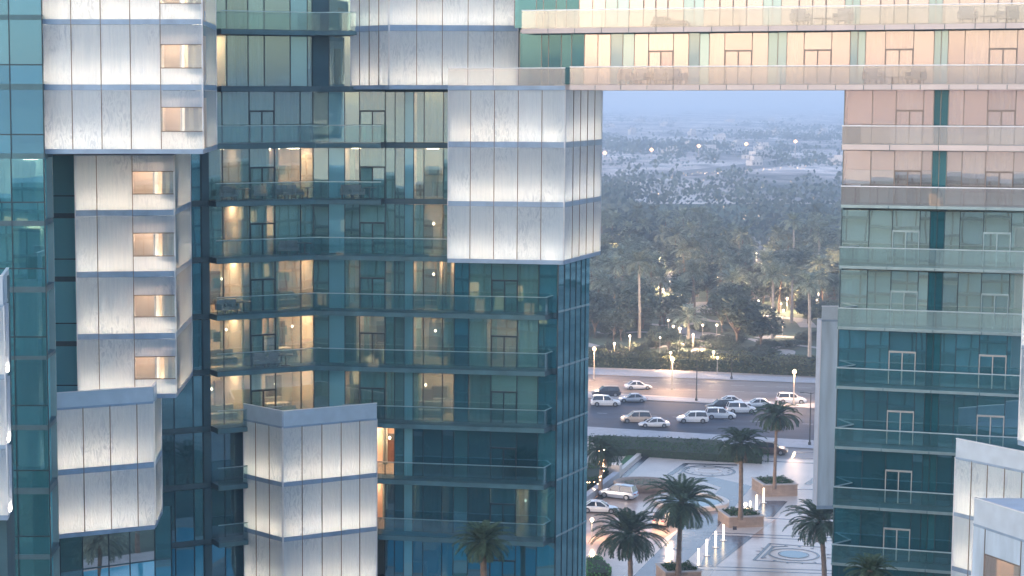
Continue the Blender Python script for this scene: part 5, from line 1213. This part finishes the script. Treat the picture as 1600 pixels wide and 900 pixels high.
for x, row, l in ((1020, 0, 'between the two left chair pairs on the lower bridge balcony'), (1395, 0, 'between the two right chairs on the lower bridge balcony'), (1285, 1, 'between the middle pair of the upper bridge balcony'), (1545, 1, 'between the far right pair of the upper bridge balcony')):
    table(PR.pt(PR.s_(x, 120), .8, zB if row == 0 else zA), 'low wooden side table ' + l, 'side tables on the sky bridge', (1, 1, .6))
p = PR.pt(PR.s_(1052, 30), .8, zA); t = thing('sun_lounger', 'long covered daybed at the left of the upper bridge balcony', 'daybed', tuple(p))
m_ = MB(); m_.box(-1.1, .9, -.35, .35, .2, .38); m_.prism([(-1.0, -.35), (-.3, -.35), (-.3, .35), (-1.0, .35)], .38, .62); link('mattress', m_.mesh('mattress', M_FURN), t, p, PR.rz)
m_ = MB(); m_.box(-1.15, 1.0, -.37, .37, .12, .2)
for x in (-1.0, .85): m_.box(x-.04, x+.04, -.3, .3, 0, .12)
link('frame', m_.mesh('frame', M_WOOD), t, p, PR.rz)
# dining sets on the left tower's balconies
for r, xs, l in ((4, (350, 375, 402), 'third lit storey under the upper lantern box'), (4, (545, 580), 'same storey by the tinted strip'), (6, (345, 375), 'lit storey with the wall screen'), (5, (440, 470), 'dim blue storey'), (7, (400, 440), 'storey above the brightest rooms'), (4, (440, 475), 'bright storey beside the double door')):
    for i, x in enumerate(xs):
        pl = plane_for(x); s_ = pl.s_(x)
        if i % 2 == 1: table(pl.pt(s_, .6, ZS[r]), 'dark balcony table on the ' + l, 'balcony furniture of the left tower')
        chair(pl.pt(s_ - (.8 if i % 2 else 0), .55, ZS[r]), pl.rz + rnd.uniform(-.6, .6), 'dark balcony chair %s, %s' % (('left of table', 'beside table', 'right of table')[i], l), 'balcony furniture of the left tower')
def sofa(p, rz, label):
    t = thing('sofa', label, 'sofa', tuple(p), 'sofas in the lit rooms'); m_ = MB(); m_.box(-1, 1, -.4, .4, .12, .42); link('seat', m_.mesh('seat', M_SOFA), t, p, rz)
    m_ = MB(); m_.box(-1, 1, .3, .5, .4, .85); m_.box(-1.15, -1, -.4, .5, .1, .6); m_.box(1, 1.15, -.4, .5, .1, .6); link('backrest', m_.mesh('backrest', M_SOFA), t, p, rz)
for r, x, l in ((7, 360, 'in the brightest corner room'), (6, 360, 'in the room with the wall screen'), (5, 455, 'behind the pale curtains'), (7, 660, 'in the warm low room near the gap'), (5, 665, 'in the dim room beside the lantern box'), (3, 455, 'in the peach room high up')):
    pl = plane_for(x); sofa(pl.pt(pl.s_(x), -1.6, ZS[r+1]+.04), pl.rz, 'grey sofa ' + l)
def screen(r, x, l):
    pl = plane_for(x); p = pl.pt(pl.s_(x), -4.1, ZS[r+1]+1.1); t = thing('wall_screen', 'black wall screen ' + l, 'television', tuple(p))
    m_ = MB(); m_.box(-.55, .55, -.04, .03, 0, .65); link('casing', m_.mesh('casing', M_POSTD), t, p, pl.rz); m_ = MB(); m_.box(-.52, .52, -.055, -.045, .03, .62); link('panel', m_.mesh('panel', M_CGL), t, p, pl.rz)
screen(5, 383, 'in the storey of pale curtains'); screen(6, 383, 'in the lit room below the storey of pale curtains')
def diningset(r, x, l):
    pl = plane_for(x); p = pl.pt(pl.s_(x), -1.9, ZS[r+1]+.04); t = thing('dining_table', 'pale dining table ' + l, 'table', tuple(p), 'dining tables in the lit rooms')
    m_ = MB(); m_.box(-.8, .8, -.4, .4, .7, .75); link('table_top', m_.mesh('table_top', M_MARB), t, p, pl.rz)
    for u in (-.7, .7):
        for v in (-.3, .3): m_ = MB(); m_.box(u-.04, u+.04, v-.04, v+.04, 0, .7); link('leg', m_.mesh('leg', M_WOOD), t, p, pl.rz)
    for i, u in enumerate((-.5, .1, .6)): chair(pl.pt(pl.s_(x)+u, -1.2, ZS[r+1]+.04), pl.rz+3.14, 'pale dining chair %s of the table %s' % (('left', 'middle', 'right')[i], l), 'dining chairs in the lit rooms', .8)
diningset(7, 450, 'in the brightest room above the lower lantern box'); diningset(3, 452, 'in the peach room of the third storey'); diningset(6, 452, 'in the middle lit room')

# ------------------------------------------------------------------ what stands behind the eye point (seen mirrored in the glass)
M_OPP = plain('opposite_glass', (.10, .26, .28), .25, .2, .4, .12)
OP = thing('hotel_wing', 'long low unseen hotel wing, storeys toned pale to dark for its mirror image', 'building', (0, -50, 0))
m_ = MB(); m_.box(-220, 240, -14, 0, 0, 13); link('wall', m_.mesh('wall', M_OPP), OP, (0, -50, 0))
m_ = MB(); m_.box(-220, 240, -13.8, -.2, 13, 26); link('wall', m_.mesh('wall', plain('mid_storey_tone', (.18, .42, .46), .3, .1, .2, .12)), OP, (0, -50, 0))
m_ = MB(); m_.box(-220, 240, -13.6, -.4, 26, 38); link('wall', m_.mesh('wall', plain('top_storey_pale_tone', (.42, .62, .60), .5, 0, .12, .12)), OP, (0, -50, 0))  # unseen wing's tones step paler upward to grade its mirror image
m_ = MB()
for k in range(11): m_.box(-220, 240, 0, 1.3, 2.6+k*3.45, 2.95+k*3.45)
stuff(link('balcony_slab', m_.mesh('balcony_slab', M_SLABR), OP, (0, -50, 0)))
m_ = MB()
for k in range(150): m_.box(-220+k*3.07, -219.85+k*3.07, 0, .2, 0, 38)
stuff(link('mullion', m_.mesh('mullion', M_MULL), OP, (0, -50, 0)))
m_ = MB()
for k in range(70):
    x = rnd.uniform(-215, 235); r = rnd.randrange(10); m_.box(x, x+1.5, .02, .06, 3.0+r*3.45, 5.2+r*3.45)
stuff(link('lit_window', m_.mesh('lit_window', lamp_mat('lit_window_glow', (1, .66, .4), .35)), OP, (0, -50, 0)))
struct(sheet('garden', [(-120, -45), (90, -45), (90, 90), (-120, 90)], M_GRASS, .03))
pc = Vector((-24, 34)); pool = [pc + Vector((math.cos(a)*15*(1+.18*math.sin(2*a+.5)), math.sin(a)*10*(1+.15*math.cos(3*a)))) for a in [2*math.pi*i/36 for i in range(36)]]
struct(sheet('terrace', [pc + (p-pc)*1.5 for p in pool], M_PATH, .05)); struct(sheet('pool_rim', [pc + (p-pc)*1.08 for p in pool], M_MARBP, .06)); struct(sheet('pool', pool, plain('pool_water', (.03, .42, .55), .05, 0, .1, .1), .07))
for pc2, k_ in ((Vector((46, 52)), .8),):
    sheet_pts = [pc2 + (p-pc)*k_ for p in pool]
    struct(sheet('terrace', [pc2 + (p-pc)*k_*1.6 for p in pool], M_PATH, .05)); struct(sheet('pool_rim', [pc2 + (p-pc)*k_*1.1 for p in pool], M_MARBP, .06)); struct(sheet('pool', sheet_pts, MATS['pool_water'], .07))
for i, (x, y) in enumerate(((34, 60), (40, 40), (58, 44), (64, 58), (52, 70), (36, 48), (-46, 24), (-40, 14), (-34, 16), (-12, 18), (-4, 26), (4, 40), (-50, 40), (12, 20), (20, 50), (30, 30))):
    palm(Vector((x, y, 0)), Vector((x+.4, y, rnd.uniform(6, 9))), 'garden palm beside the pool below the eye point', CR_F[i % 3], 1, .25, 'palms round the pool', near=False)

# ------------------------------------------------------------------ haze
m = bpy.data.materials.new('haze_air'); m.use_nodes = True; nt = m.node_tree; nt.nodes.clear(); out = nt.nodes.new('ShaderNodeOutputMaterial')
pv = nt.nodes.new('ShaderNodeVolumePrincipled'); pv.inputs['Color'].default_value = (.74, .86, 1.0, 1); pv.inputs['Density'].default_value = HAZE; pv.inputs['Anisotropy'].default_value = 0.3
nt.links.new(pv.outputs[0], out.inputs['Volume'])
mb = MB(); mb.box(-E-20, E+20, -2520, E+20, -1, 72); stuff(link('haze', mb.mesh('haze', m), None, (0, 0, 0)))
